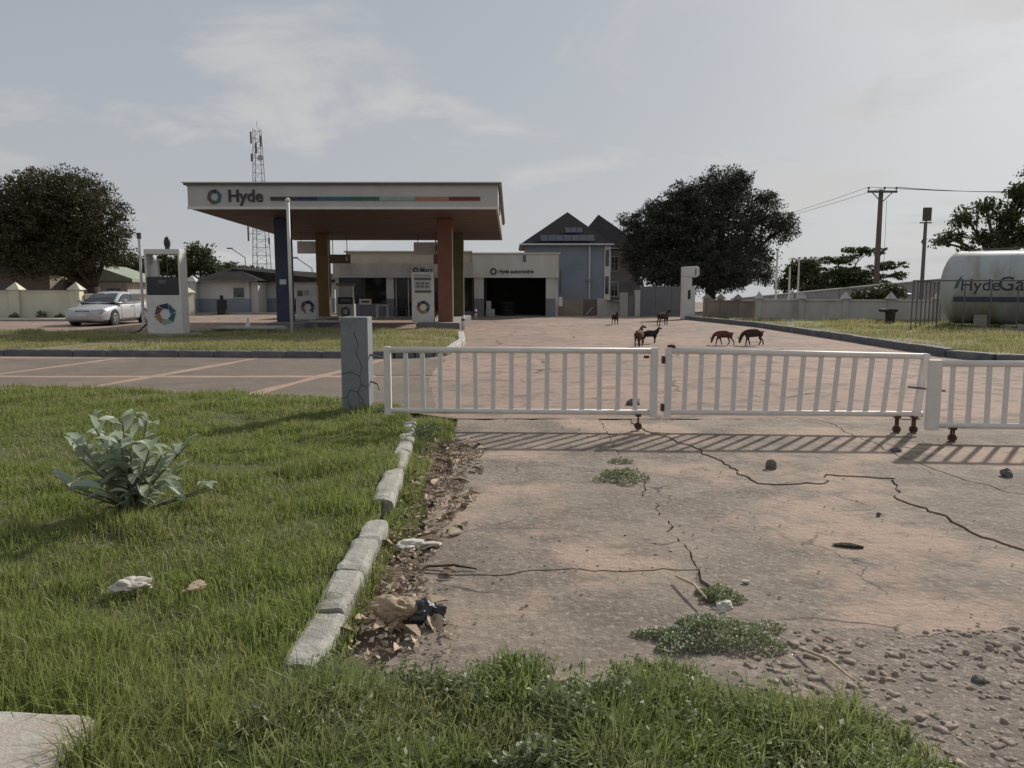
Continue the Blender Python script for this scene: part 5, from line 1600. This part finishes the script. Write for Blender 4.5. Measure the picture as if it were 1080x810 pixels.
for i, xx in enumerate((-0.88, 0.14, 0.88)):
    a = Vector((px + xx, PY - 0.18, ztop + 0.14))
    e = Vector((px + 26, PY - 6 + i * 0.8, ztop + 1.0))
    pts = [a.lerp(e, k / 12) - Vector((0, 0, 0.9 * 4 * (k / 12) * (1 - k / 12))) for k in range(13)]
    tag(MB().tube(pts, 0.014, 4).build("power_line", "steel_dark"), ["power line from the crossarm's outer end over the tank", "power line from the crossarm's middle over the tank", "power line from the crossarm's inner end over the tank"][i], "cable", "power lines over the tank")
    if i < 2:
        e = Vector((px - 14, PY + 24, ztop - 2.6 + i * 0.2))
        pts = [a.lerp(e, k / 10) - Vector((0, 0, 0.7 * 4 * (k / 10) * (1 - k / 10))) for k in range(11)]
        tag(MB().tube(pts, 0.012, 4).build("power_line", "steel_dark"), ["upper power line sagging from the utility pole towards the broad dark tree", "lower power line sagging from the utility pole towards the broad dark tree"][i], "cable", "power lines towards the tree")
fl = thing("floodlight_pole", "slim pole with a dark floodlight head behind the gas tank", "floodlight", (at(969, 0, 41)[0], 41.0, 0))
z1 = at(0, 236, 41)[2]
MB().tube([(0, 0, 0), (0, 0, z1)], [0.11, 0.085], 8).build("shaft", "steel_dark", fl)
MB().box(-0.2, 0.22, -0.14, -0.02, z1 + 0.05, z1 + 0.72).build("lamp_head", "flood_dark", fl, bevel=0.02)
MB().box(-0.28, 0.3, -0.05, 0.05, z1 - 0.06, z1 + 0.0).build("bracket", "steel_dark", fl)
MB().tube([(0, -0.05, z1), (0, -0.05, z1 + 0.1)], 0.05, 6).build("yoke", "steel_dark", fl)

# ------------------------------------------------------------------ gas tank and its fence
TA, TB = Vector((17.25, 31.0, 1.62)), Vector((23.7, 26.4, 1.62))
ax = (TB - TA)
TL = ax.length
tk = thing("gas_tank", "large weathered white gas tank on concrete saddles", "gas tank", (TA.x, TA.y, 0), math.atan2(ax.y, ax.x))
TR = 1.38
prof = [(-0.62 * math.cos(q) if q < math.pi / 2 else 0, TR * math.sin(q)) for q in np.linspace(0.02, math.pi / 2, 9)]
pts = [(x, 0, 1.62) for x, _ in prof] + [(TL * k / 8, 0, 1.62) for k in range(1, 8)] + [(TL + 0.62 * math.sin(q), 0, 1.62) for q in np.linspace(0, math.pi / 2 - 0.02, 9)]
rs = [rr for _, rr in prof] + [TR] * 7 + [TR * math.cos(q) for q in np.linspace(0, math.pi / 2 - 0.02, 9)]
MB().tube(pts, rs, 40).build("shell", "tank", tk, smooth=True)
for xx in (0.06, 1.9, 3.7, 5.5):
    MB().tube([(xx - 0.02, 0, 1.62), (xx + 0.02, 0, 1.62)], TR + 0.006, 40).build("weld_seam", "tank", tk)
# blue band: strip following the shell
vs, fs = [], []
a0, a1 = math.radians(-22), math.radians(-14)
for i, xx in enumerate(np.linspace(0.0, TL, 12)):
    for q in np.linspace(a0, a1, 4):
        vs.append((xx, -(TR + 0.008) * math.cos(q), 1.62 + (TR + 0.008) * math.sin(q)))
for i in range(11):
    for k in range(3):
        fs.append((i * 4 + k, (i + 1) * 4 + k, (i + 1) * 4 + k + 1, i * 4 + k + 1))
MB().add(vs, fs).build("band", "tank_band", tk, smooth=True)
# lettering wrapped on the shell
def wrapped_text(s, size, x0, z0, mat, bold=0.004):
    me = text_mesh(s, size, 0.0, bold)
    me.materials.clear()
    bm = bmesh.new()
    bm.from_mesh(me)
    for v in bm.verts:
        hgt = v.co.y + z0
        q = hgt / TR
        v.co = Vector((x0 + v.co.x, -(TR + 0.014) * math.cos(q), 1.62 + (TR + 0.014) * math.sin(q)))
    bm.to_mesh(me)
    bm.free()
    link_mesh("lettering", me, mat, tk)
wrapped_text("Hyde", 0.60, 0.2, -0.10, "lettering", 0.003)
wrapped_text("Gas", 0.72, 1.40, -0.10, "lettering", 0.003)
for k, (xx, sgn) in enumerate(((0.0, 1), (2.72, -1))):
    mb = MB()
    for j in range(3):
        q0 = (-0.05 + j * 0.12)
        vsx = []
        for (dx, dz) in ((0.0, 0), (0.12, 0.05), (0.18, 0.26), (0.05, 0.12)):
            q = (q0 + dz) / TR
            vsx.append((xx + sgn * dx + j * 0.04 * sgn, -(TR + 0.012) * math.cos(q), 1.62 + (TR + 0.012) * math.sin(q)))
        mb.add(vsx, [(0, 1, 2, 3)])
    mb.build("leaf_mark", "logo_green" if k == 0 else "lettering", tk)
for xx in (0.9, 5.2):
    MB().box(xx - 0.22, xx + 0.22, -1.05, 1.05, -0.05, 0.62).build("saddle", "concrete", tk, bevel=0.02)
MB().tube([(2.4, 0, 2.95), (2.4, 0, 3.18)], 0.22, 14).build("manhole", "tank", tk)
MB().tube([(0.3, -0.1, 3.03), (3.4, -0.1, 3.14), (6.0, -0.1, 3.14)], 0.03, 6).build("top_pipe", "steel_dark", tk)
MB().tube([(0.3, -0.1, 3.06), (0.3, -0.1, 2.9)], 0.03, 6).build("pipe_stub", "steel_dark", tk)
for k in range(3):
    MB().box(1.5 + k * 0.55, 1.9 + k * 0.55, -0.6, -0.2, -0.05, 0.22 + 0.08 * (k % 2)).build("block", "kerb_white", tk, bevel=0.01)
MB().tube([(-0.2, -0.2, 0.7), (-0.2, -0.2, 0.1), (1.3, -0.3, 0.1)], 0.04, 6).build("outlet_pipe", "rust", tk)
fn = thing("tank_fence", "dark steel rail fence around the gas tank", "fence", (14.2, 28.4, 0.1))
fa, fb_, fc = Vector((0, 0, 0)), Vector((9.6, -2.6, 0)), Vector((4.0, 5.6, 0))
for A, B, nn in ((fa, fb_, 12), (fa, fc, 7)):
    for i in range(0 if B is fb_ else 1, nn + 1):
        p = A.lerp(B, i / nn)
        MB().tube([(p.x, p.y, -0.1), (p.x, p.y, 1.75)], 0.025, 6).build("post", "steel_dark", fn)
    MB().tube([A + Vector((0, 0, 1.76)), B + Vector((0, 0, 1.76))], 0.028, 6).build("rail", "steel_dark", fn)
MB().obox((1.5, -0.55, 0.0), (9.6, -2.75, 0.0), 0.16, 0.26).build("plinth", "concrete", fn)
bn = thing("litter_bin", "black pedestal bin on the grass before the pale boundary wall", "bin", (16.1, 34.0, 0.1))
MB().tube([(0, 0, 0), (0, 0, 0.62)], [0.17, 0.22], 12).build("body", "black", bn)
MB().box(-0.42, 0.24, -0.2, 0.2, 0.5, 0.62).build("tray", "black", bn, bevel=0.02)

# ------------------------------------------------------------------ parked car (built facing +X)
car = thing("parked_car", "silver saloon car parked in front of the cream wall", "car", (-18.05, 35.95, 0), -math.pi / 2)
def loft(stations, sect, close=True):
    rows = [sect(*s) for s in stations]
    n = len(rows[0])
    vs = [p for r0 in rows for p in r0]
    fs = []
    for i in range(len(rows) - 1):
        for k in range(n):
            k2 = (k + 1) % n
            fs.append((i * n + k, i * n + k2, (i + 1) * n + k2, (i + 1) * n + k))
    fs.append(tuple(reversed(range(n))))
    fs.append(tuple(range((len(rows) - 1) * n, len(rows) * n)))
    return MB().add(vs, fs)
def body_sect(x, zb, zt, hw):
    hh = zt - zb
    half = [(0.0, zb), (hw - .14, zb), (hw - .03, zb + hh * .14), (hw, zb + hh * .42), (hw - .015, zt - hh * .22), (hw - .07, zt - hh * .07), (hw - .2, zt - .005), (0.0, zt + .02)]
    full = half + [(-y_, z_) for y_, z_ in reversed(half[1:-1])]
    return [(x, y_, z_) for y_, z_ in full]
st = [(2.42, .30, .58, .60), (2.36, .24, .66, .74), (2.2, .2, .73, .84), (1.8, .18, .80, .89), (1.3, .18, .87, .905), (.85, .18, .93, .905), (.3, .18, .95, .905), (-.6, .18, .955, .905), (-1.4, .18, .975, .90), (-1.9, .19, .99, .885), (-2.2, .24, .97, .85), (-2.36, .32, .90, .76), (-2.4, .4, .84, .66)]
bd = loft(st, body_sect).build("body", "car_paint", car, smooth=True)
bd.data.set_sharp_from_angle(angle=R(32))
def cab_sect(x, zt, hw, hb):
    half = [(0.0, .93), (hb, .93), (hb - .03, 1.0), (hw + .045, zt - .12), (hw, zt - .04), (hw - .14, zt), (0.0, zt + .015)]
    full = half + [(-y_, z_) for y_, z_ in reversed(half[1:-1])]
    return [(x, y_, z_) for y_, z_ in full]
cs = [(1.05, .96, .70, .80), (.62, 1.18, .63, .81), (.28, 1.36, .59, .815), (.05, 1.42, .585, .82), (-.35, 1.45, .585, .82), (-.8, 1.43, .58, .815), (-1.1, 1.37, .575, .81), (-1.5, 1.17, .60, .80), (-1.85, .99, .68, .79)]
loft(cs, cab_sect).build("cabin", "car_paint", car, smooth=True)
MB().add([(1.0, -.62, .995), (1.0, .62, .995), (.27, .52, 1.375), (.27, -.52, 1.375), (.68, -.6, 1.19), (.68, .6, 1.19)], [(0, 1, 5, 4), (4, 5, 2, 3)]).build("windscreen", "car_glass", car)
MB().add([(-1.62, .58, 1.045), (-1.62, -.58, 1.045), (-1.14, -.5, 1.375), (-1.14, .5, 1.375)], [(0, 1, 2, 3)]).build("rear_window", "car_glass", car)
for s in (-1, 1):
    MB().add([(.78, s * .80, 1.0), (-.36, s * .805, 1.0), (-.36, s * .655, 1.36), (.16, s * .655, 1.345)], [(0, 1, 2, 3)]).build("side_window", "car_glass", car)
    MB().add([(-.43, s * .805, 1.0), (-1.42, s * .80, 1.02), (-1.02, s * .65, 1.33), (-.43, s * .655, 1.36)], [(0, 1, 2, 3)]).build("side_window", "car_glass", car)
    d1 = MB().obox((.8, s * .906, .3), (.8, s * .885, .92), .012, .012).obox((-.4, s * .908, .3), (-.4, s * .885, .92), .012, .012).obox((.8, s * .907, .3), (-.4, s * .907, .3), .012, .012).build("door_seam", "black", car)
    for xx in (-.22, -1.15):
        MB().box(xx - .1, xx + .1, s * .91 - .015, s * .91 + .015, .80, .835).build("door_handle", "car_paint", car, bevel=.005)
    MB().box(.62, .82, s * .99 - .09, s * .99 + .09, .98, 1.11).build("side_mirror", "car_paint", car, bevel=.03)
    MB().add([(2.44, s * .34, .56), (2.33, s * .80, .57), (2.22, s * .87, .66), (2.26, s * .80, .735), (2.37, s * .38, .68), (2.2, s * .34, .56), (2.0, s * .80, .57), (1.98, s * .86, .66), (2.0, s * .78, .72), (2.2, s * .38, .66)], [(0, 1, 2, 3, 4), (9, 8, 7, 6, 5), (0, 5, 6, 1), (1, 6, 7, 2), (2, 7, 8, 3), (3, 8, 9, 4), (4, 9, 5, 0)]).build("headlight", "headlamp", car, bevel=0.012)
    MB().box(-2.39, -2.2, min(s * .5, s * .8), max(s * .5, s * .8), .72, .88).build("tail_light", "red_lamp", car, bevel=.02)
    for xx in (1.42, -1.33):
        yy = s * .82
        MB().tube([(xx, yy - .09 * s, .33), (xx, s * .912, .33)], .375, 24).build("wheel_arch", "black", car)
        wh = bpy.data.objects.new("wheel", None)
        col.objects.link(wh)
        wh.parent = car
        wh.location = (xx, 0, 0)
        MB().tube([(0, s * .76, .325), (0, s * .775, .325), (0, s * .91, .325), (0, s * .925, .325)], [.29, .325, .325, .29], 24).build("tyre", "rubber", wh)
        rim = MB().tube([(0, s * .918, .325), (0, s * .931, .325)], [.215, .2], 20)
        rim.build("rim", "alloy", wh)
        sp = MB()
        for k in range(5):
            a = k * 2 * math.pi / 5 + 0.3
            sp.obox((.06 * math.cos(a + .6), s * .9325, .325 + .06 * math.sin(a + .6)), (.18 * math.cos(a + .6), s * .9325, .325 + .18 * math.sin(a + .6)), .006, .05)
        sp.build("spoke_gap", "black", wh)
MB().box(2.32, 2.405, -.30, .30, .60, .655).build("grille", "steel_dark", car, bevel=.01)
MB().box(2.36, 2.415, -.40, .40, .30, .36).build("air_intake", "steel_dark", car, bevel=.01)
MB().box(2.415, 2.432, -.2, .2, .43, .53).build("number_plate", "white_paint", car)
MB().box(-2.0, 2.0, -.80, .80, .13, .185).build("underbody", "black", car)


# ------------------------------------------------------------------ goats
def goat_mesh(key, head, legs, arch=0.0):
    """head: (neck, poll, muzzle) points; legs: list of 4 (top, knee, hoof)"""
    vs, es, rs = [], [], []
    def vtx(p, r):
        vs.append(p)
        rs.append(r)
        return len(vs) - 1
    spine = [vtx((-.34, 0, .50), (.10, .10)), vtx((-.2, 0, .50 + arch), (.135, .14)), vtx((0, 0, .46 + arch), (.155, .175)), vtx((.18, 0, .48), (.135, .155)), vtx((.30, 0, .54), (.105, .12))]
    for a, b2 in zip(spine[:-1], spine[1:]):
        es.append((a, b2))
    nk = vtx(head[0], (.078, .085))
    po = vtx(head[1], (.062, .066))
    mz = vtx(head[2], (.034, .036))
    es += [(spine[-1], nk), (nk, po), (po, mz)]
    tl = vtx((-.42, 0, .56), (.02, .02))
    t2 = vtx((-.47, 0, .60), (.012, .012))
    es += [(spine[0], tl), (tl, t2)]
    for i, (top, k1, k2, hoof) in enumerate(legs):
        at_ = spine[0] if top[0] < 0 else spine[3]
        a = vtx(top, (.08, .09) if top[0] < 0 else (.065, .075))
        b2 = vtx(k1, (.042, .045))
        c = vtx(k2, (.026, .027))
        d = vtx(hoof, (.026, .028))
        es += [(at_, a), (a, b2), (b2, c), (c, d)]
    me = bpy.data.meshes.new("goat_skin")
    me.from_pydata(vs, es, [])
    o = bpy.data.objects.new("goat_skin", me)
    col.objects.link(o)
    md = o.modifiers.new("skin", "SKIN")
    for i, sv in enumerate(me.skin_vertices[0].data):
        sv.radius = rs[i]
        sv.use_root = (i == 2)
    sb_ = o.modifiers.new("sub", "SUBSURF")
    sb_.levels = 2
    dg = bpy.context.evaluated_depsgraph_get()
    out = bpy.data.meshes.new_from_object(o.evaluated_get(dg))
    bpy.data.objects.remove(o)
    for p in out.polygons:
        p.use_smooth = True
    return out


LEG_STAND = [((-.30, .07, .42), (-.26, .085, .32), (-.36, .085, .19), (-.33, .085, .01)), ((-.30, -.07, .42), (-.28, -.085, .32), (-.38, -.085, .19), (-.36, -.085, .01)),
             ((.22, .07, .38), (.23, .08, .26), (.24, .08, .17), (.23, .08, .01)), ((.22, -.07, .38), (.21, -.08, .26), (.21, -.08, .17), (.20, -.08, .01))]
LEG_WALK = [((-.30, .07, .42), (-.22, .085, .32), (-.30, .085, .18), (-.2, .085, .01)), ((-.30, -.07, .42), (-.32, -.085, .32), (-.44, -.085, .19), (-.46, -.085, .01)),
            ((.22, .07, .38), (.28, .08, .26), (.30, .08, .17), (.32, .08, .01)), ((.22, -.07, .38), (.16, -.08, .26), (.13, -.08, .17), (.08, -.08, .01))]
GM = {"up": goat_mesh("up", ((.38, 0, .66), (.43, 0, .76), (.58, 0, .70)), LEG_STAND),
      "graze": goat_mesh("graze", ((.44, 0, .45), (.52, 0, .26), (.56, 0, .08)), LEG_WALK, 0.02),
      "turn": goat_mesh("turn", ((.38, 0.0, .66), (.42, -.04, .77), (.44, -.19, .71)), LEG_STAND)}
HEAD = {"up": ((.43, 0, .76), 0.0), "graze": ((.52, 0, .26), 0.0), "turn": ((.42, -.04, .77), -1.4)}


def goat(label, loc, rz, pose, mat, s=1.0, horns=True):
    g = thing("goat", label, "goat", loc, rz, "goats on the forecourt")
    g.scale = (s, s, s)
    me = GM[pose].copy()
    link_mesh("body", me, mat, g)
    h0, yaw = HEAD[pose]
    cy, sy = math.cos(yaw), math.sin(yaw)
    for sgn in (-1, 1):
        def hp(x, y_, z_):
            if pose == "graze":
                x, z_ = z_ * 1.0 + x * .2, -x * .9 + z_ * .2
            return (h0[0] + x * cy - y_ * sy, h0[1] + x * sy + y_ * cy, h0[2] + z_)
        MB().add([hp(-.01, sgn * .04, .02), hp(.03, sgn * .045, .0), hp(.0, sgn * .15, -.05), hp(-.03, sgn * .13, -.02), hp(.0, sgn * .09, -.0)], [(0, 1, 4), (1, 2, 4), (2, 3, 4), (3, 0, 4)]).build("ear", mat, g)
        if horns:
            MB().tube([hp(-.0, sgn * .025, .03), hp(-.03, sgn * .035, .10), hp(-.09, sgn * .05, .13)], [.014, .011, .004], 6).build("horn", "horn", g)
    return g


goat("larger brown goat standing beside the black goat", (3.50, 21.9, 0), R(70), "turn", "goat_brown", 0.72)
goat("black goat standing side-on behind the barrier gate", (4.03, 23.2, 0), R(8), "up", "goat_black", 0.60)
goat("reddish goat grazing, seen beyond the middle gate section", (5.98, 22.5, 0), R(152), "graze", "goat_brown", 0.62)
goat("dark brown goat walking with its head down next to the kerb", (6.78, 22.4, 0), R(183), "graze", "goat_dark", 0.70)
goat("far brown goat facing the camera before the garden wall", (4.55, 35.2, 0), R(-80), "up", "goat_dark", 0.72)
goat("far brown goat standing before the dark sheet wall", (6.55, 34.6, 0), R(40), "turn", "goat_dark", 0.85)

# ------------------------------------------------------------------ litter, stones, rubble
def crumple(name, s, seed):
    bm = bmesh.new()
    bmesh.ops.create_icosphere(bm, subdivisions=5, radius=0.5)
    o = Vector((seed * 3.1, seed, seed * 2.7))
    for v in bm.verts:
        d = v.co.normalized()
        k = 0.8 + 0.55 * mnoise.noise(d * 1.3 + o) + 0.38 * abs(mnoise.noise(d * 2.3 + o)) + 0.10 * abs(mnoise.noise(d * 5 + o))
        v.co = Vector((d.x * s[0] * .5 * k, d.y * s[1] * .5 * k, max(d.z, -.35) * s[2] * .5 * k * 1.3))
    for f in bm.faces:
        f.smooth = True
    me = bpy.data.meshes.new(name)
    bm.to_mesh(me)
    bm.free()
    return me


r = np.random.RandomState(61)
GRAV = [(0.95, 1.4), (6.0, 1.2), (7.2, 3.35), (5.2, 3.88), (3.3, 3.82), (2.48, 3.76), (1.75, 3.62), (0.95, 3.6), (0.95, 2.6)]
soilp = uneven("rubble_bed", GRAV, -0.002, "rubble_soil", 0.12, 0.035, 71)
x, y = scatter(GRAV, 30000, 62, lambda x, y: np.where((y > 2.2) & (x < 0.72 * y + 1.2) & (y < 3.42 + 0.1 * x), 0.75, 0.05))
n = len(x)
base = rock_mesh("pebble", (1, 1, .5), 5, sub=2, amp=1.0)
bv = np.array([v.co[:] for v in base.vertices])
BV = []
for k_ in range(6):
    b6 = rock_mesh("pebble", (1, .8, .55), 11 + k_ * 7, sub=2, amp=0.9)
    BV.append(np.array([v.co[:] for v in b6.vertices]))
    bpy.data.meshes.remove(b6)
BV = np.stack(BV)
pick = r.randint(0, 6, n)
bf = np.array([p.vertices[:] for p in base.polygons])
sz = 0.006 + 0.05 * r.rand(n) ** 6
an = r.rand(n) * 6.28
ca, sa = np.cos(an), np.sin(an)
st_ = 0.6 + 0.8 * r.rand(n)
V = np.zeros((n, len(bv), 3))
Bp = BV[pick]
V[:, :, 0] = (Bp[:, :, 0] * ca[:, None] * st_[:, None] - Bp[:, :, 1] * sa[:, None]) * sz[:, None] + x[:, None]
V[:, :, 1] = (Bp[:, :, 0] * sa[:, None] * st_[:, None] + Bp[:, :, 1] * ca[:, None]) * sz[:, None] + y[:, None]
V[:, :, 2] = Bp[:, :, 2] * sz[:, None] + lawn_z(x, y, 0.008, 0.035, 71)[:, None] + sz[:, None] * .02
F = (bf[None] + (np.arange(n) * len(bv))[:, None, None]).reshape(-1, 3)
tag(link_mesh("gravel", raw_mesh("gravel", V.reshape(-1, 3), F), "gravel"), "loose broken stones where the slab has crumbled away", "gravel", kind="stuff")
# grit on the slabs
x = -0.5 + 7.5 * r.rand(5200)
y = 3.2 + 6.3 * r.rand(5200) ** 1.3
k = (vnoise(x, y, 0.9, 73) + 0.25 * (x > 1.1)) * r.rand(len(x)) > 0.42
x, y = x[k], y[k]
n = len(x)
sz = 0.005 + 0.014 * r.rand(n) ** 4
V = bv[None] * sz[:, None, None] + np.stack([x, y, np.full(n, 0.004)], 1)[:, None, :]
F = (bf[None] + (np.arange(n) * len(bv))[:, None, None]).reshape(-1, 3)
tag(link_mesh("grit", raw_mesh("grit", V.reshape(-1, 3), F), "gravel"), "loose grit scattered over the apron slabs", "gravel", kind="stuff")

for i, (lab, loc, s) in enumerate((
        ("dark pointed stone lying above the stepped slab crack", (2.30, 6.95, 0.03), (.1, .08, .11)),
        ("dark round stone on the apron towards the picture's edge", (4.22, 6.65, 0.03), (.1, .09, .09)),
        ("small stone in the shadow of the middle gate section", (3.78, 7.7, 0.02), (.1, .07, .06)),
        ("grey rounded stone among the rubble", (1.92, 3.1, 0.0), (.06, .05, .045)),
        ("square grey stone among the rubble near the picture's edge", (2.18, 3.06, 0.0), (.05, .045, .05)),
        ("small pebble below the stepped slab crack", (2.6, 5.5, 0.01), (.035, .03, .03)),
        ("dark lump on the forecourt just behind the gate joint", (1.68, 10.9, 0.03), (.2, .14, .13)),
        ("pale stone at the wide weed mat's edge", (1.28, 4.2, 0.005), (.045, .03, .02)))):
    o = tag(link_mesh("stone", rock_mesh("stone", s, 20 + i * 3, sub=2, amp=0.45), "stone" if i != 7 else "paper"), lab, "stone")
    o.location = loc
o = tag(link_mesh("bark_piece", rock_mesh("bark_piece", (.17, .06, .03), 91, sub=2, amp=0.5), "bark"), "flat dark piece of bark lying on the apron", "bark")
o.location = (2.10, 4.82, 0.004)
o.rotation_euler = (0, 0, -.25)
for nm, lab, loc, s, m, rot, cat in (
        ("paper_scrap", "crumpled pale paper scrap lying in the lawn", (-1.95, 3.92, 0.09), (.2, .11, .06), "paper", .25, "litter"),
        ("wood_chip", "reddish stick of dead wood beside the paper scrap in the lawn", (-1.62, 3.9, 0.08), (.05, .16, .05), "tan_bag", -.4, "litter"),
        ("plastic_bag", "tan crumpled bag at the foot of the broken kerb", (-0.56, 3.72, 0.035), (.24, .16, .12), "tan_bag", .2, "litter"),
        ("plastic_bag", "black crumpled plastic bag beside the tan bag", (-0.40, 3.70, 0.03), (.2, .13, .1), "black_bag", -.3, "litter"),
        ("paper_scrap", "white paper scrap caught in the weed clump at the joint", (1.03, 3.72, 0.06), (.11, .08, .06), "paper", .8, "litter"),
        ("paper_scrap", "pale flattened carton scrap among the dead leaves", (-0.60, 4.78, 0.02), (.26, .16, .05), "paper", .1, "litter")):
    me = crumple(nm, s, len(lab) % 50 + 3)
    o = tag(link_mesh(nm, me, m), lab, cat)
    o.location = loc
    o.rotation_euler = (0, 0, rot)
for i, (a, b2) in enumerate((((0.90, 4.22, .03), (0.98, 3.85, .05)), ((1.27, 3.36, .02), (1.36, 3.02, .05)), ((-0.5, 4.42, .012), (-0.2, 4.38, .012)))):
    a, b2 = Vector(a), Vector(b2)
    m = a.lerp(b2, .5) + Vector((.015, 0, .015))
    tag(MB().tube([a, m, b2], [.006, .008, .004], 6).build("twig", "dead_leaf" if i < 2 else "bark"), ["pale twig standing beside the joint weeds", "pale twig at the verge grass edge", "dark twig lying on the slab near the dead leaves"][i], "twig")

# fallen leaves along the broken kerb
LIT = [(-0.86, 3.3), (-0.25, 3.25), (-0.3, 3.7), (-0.5, 4.3), (-0.4, 5.2), (-0.38, 6.6), (-0.3, 7.6), (-0.62, 8.4), (-0.9, 8.0), (-0.82, 5.0)]
x, y = scatter(LIT, 5200, 81, lambda x, y: 0.5 + 0.5 * (vnoise(x, y, 2.0, 82) > 0.5))
C = np.stack([x, y, 0.004 + 0.03 * r.rand(len(x))], 1)
V, F = leaf_cloud(C, np.stack([r.normal(0, 1, len(x)), r.normal(0, 1, len(x)), np.zeros(len(x))], 1) * 2, np.full(len(x), 0.035), 83, 0.5, 0.4)
V[:, 2] = np.clip(V[:, 2], 0.003, 0.06)
tag(link_mesh("leaf_litter", raw_mesh("leaf_litter", V, F), "leaf_litter"), "small dry leaf crumbs along the apron edge", "leaf litter", kind="stuff")
dl = []
for k in range(3):
    bm = bmesh.new()
    rr = random.Random(k)
    rows = []
    for tt, ww in ((0, .05), (.2, .6), (.5, 1.0), (.8, .65), (1.0, .05)):
        zc = .22 * math.sin(tt * 3 + k) * .5
        rows.append([bm.verts.new((tt - .5, -ww * .25, zc + .14 * ww + rr.uniform(-.03, .03))), bm.verts.new((tt - .5, 0, zc)), bm.verts.new((tt - .5, ww * .25, zc + .18 * ww + rr.uniform(-.03, .03)))])
    for a, b2 in zip(rows[:-1], rows[1:]):
        bm.faces.new((a[0], a[1], b2[1], b2[0]))
        bm.faces.new((a[1], a[2], b2[2], b2[1]))
    me = bpy.data.meshes.new("fallen_leaf")
    bm.to_mesh(me)
    bm.free()
    me.materials.append(MT["dead_leaf"])
    dl.append(me)
rr = random.Random(5)
spots = []
while len(spots) < 90:
    px, py = rr.uniform(-0.82, -0.28), 3.3 + 5.0 * rr.random()
    if rr.random() < [0.9, 0.35][int(py * 1.7) % 2]:
        spots.append((px, py))
for i, (px, py) in enumerate(spots):
    o = bpy.data.objects.new("fallen_leaf", dl[i % 3])
    col.objects.link(o)
    o.location = (px, py, 0.012)
    s = rr.uniform(.08, .19)
    o.scale = (s, s, s)
    o.rotation_euler = (rr.uniform(-.4, .4), rr.uniform(-.3, .3), rr.uniform(0, 6.28))
    tag(o, "curled dry brown leaf fallen along the broken kerb", "leaf", "dry leaves along the kerb")

cb = tag(link_mesh("concrete_block", rough_box("concrete_block", 0.75, 0.62, 0.11, 99, 0.007, 8, 0.015), "block_pale"), "pale concrete block lying in the lawn at the picture's corner", "concrete block")
cb.location = (-1.79, 2.28, 0.045)
cb.rotation_euler = (0.02, 0.03, -0.05)
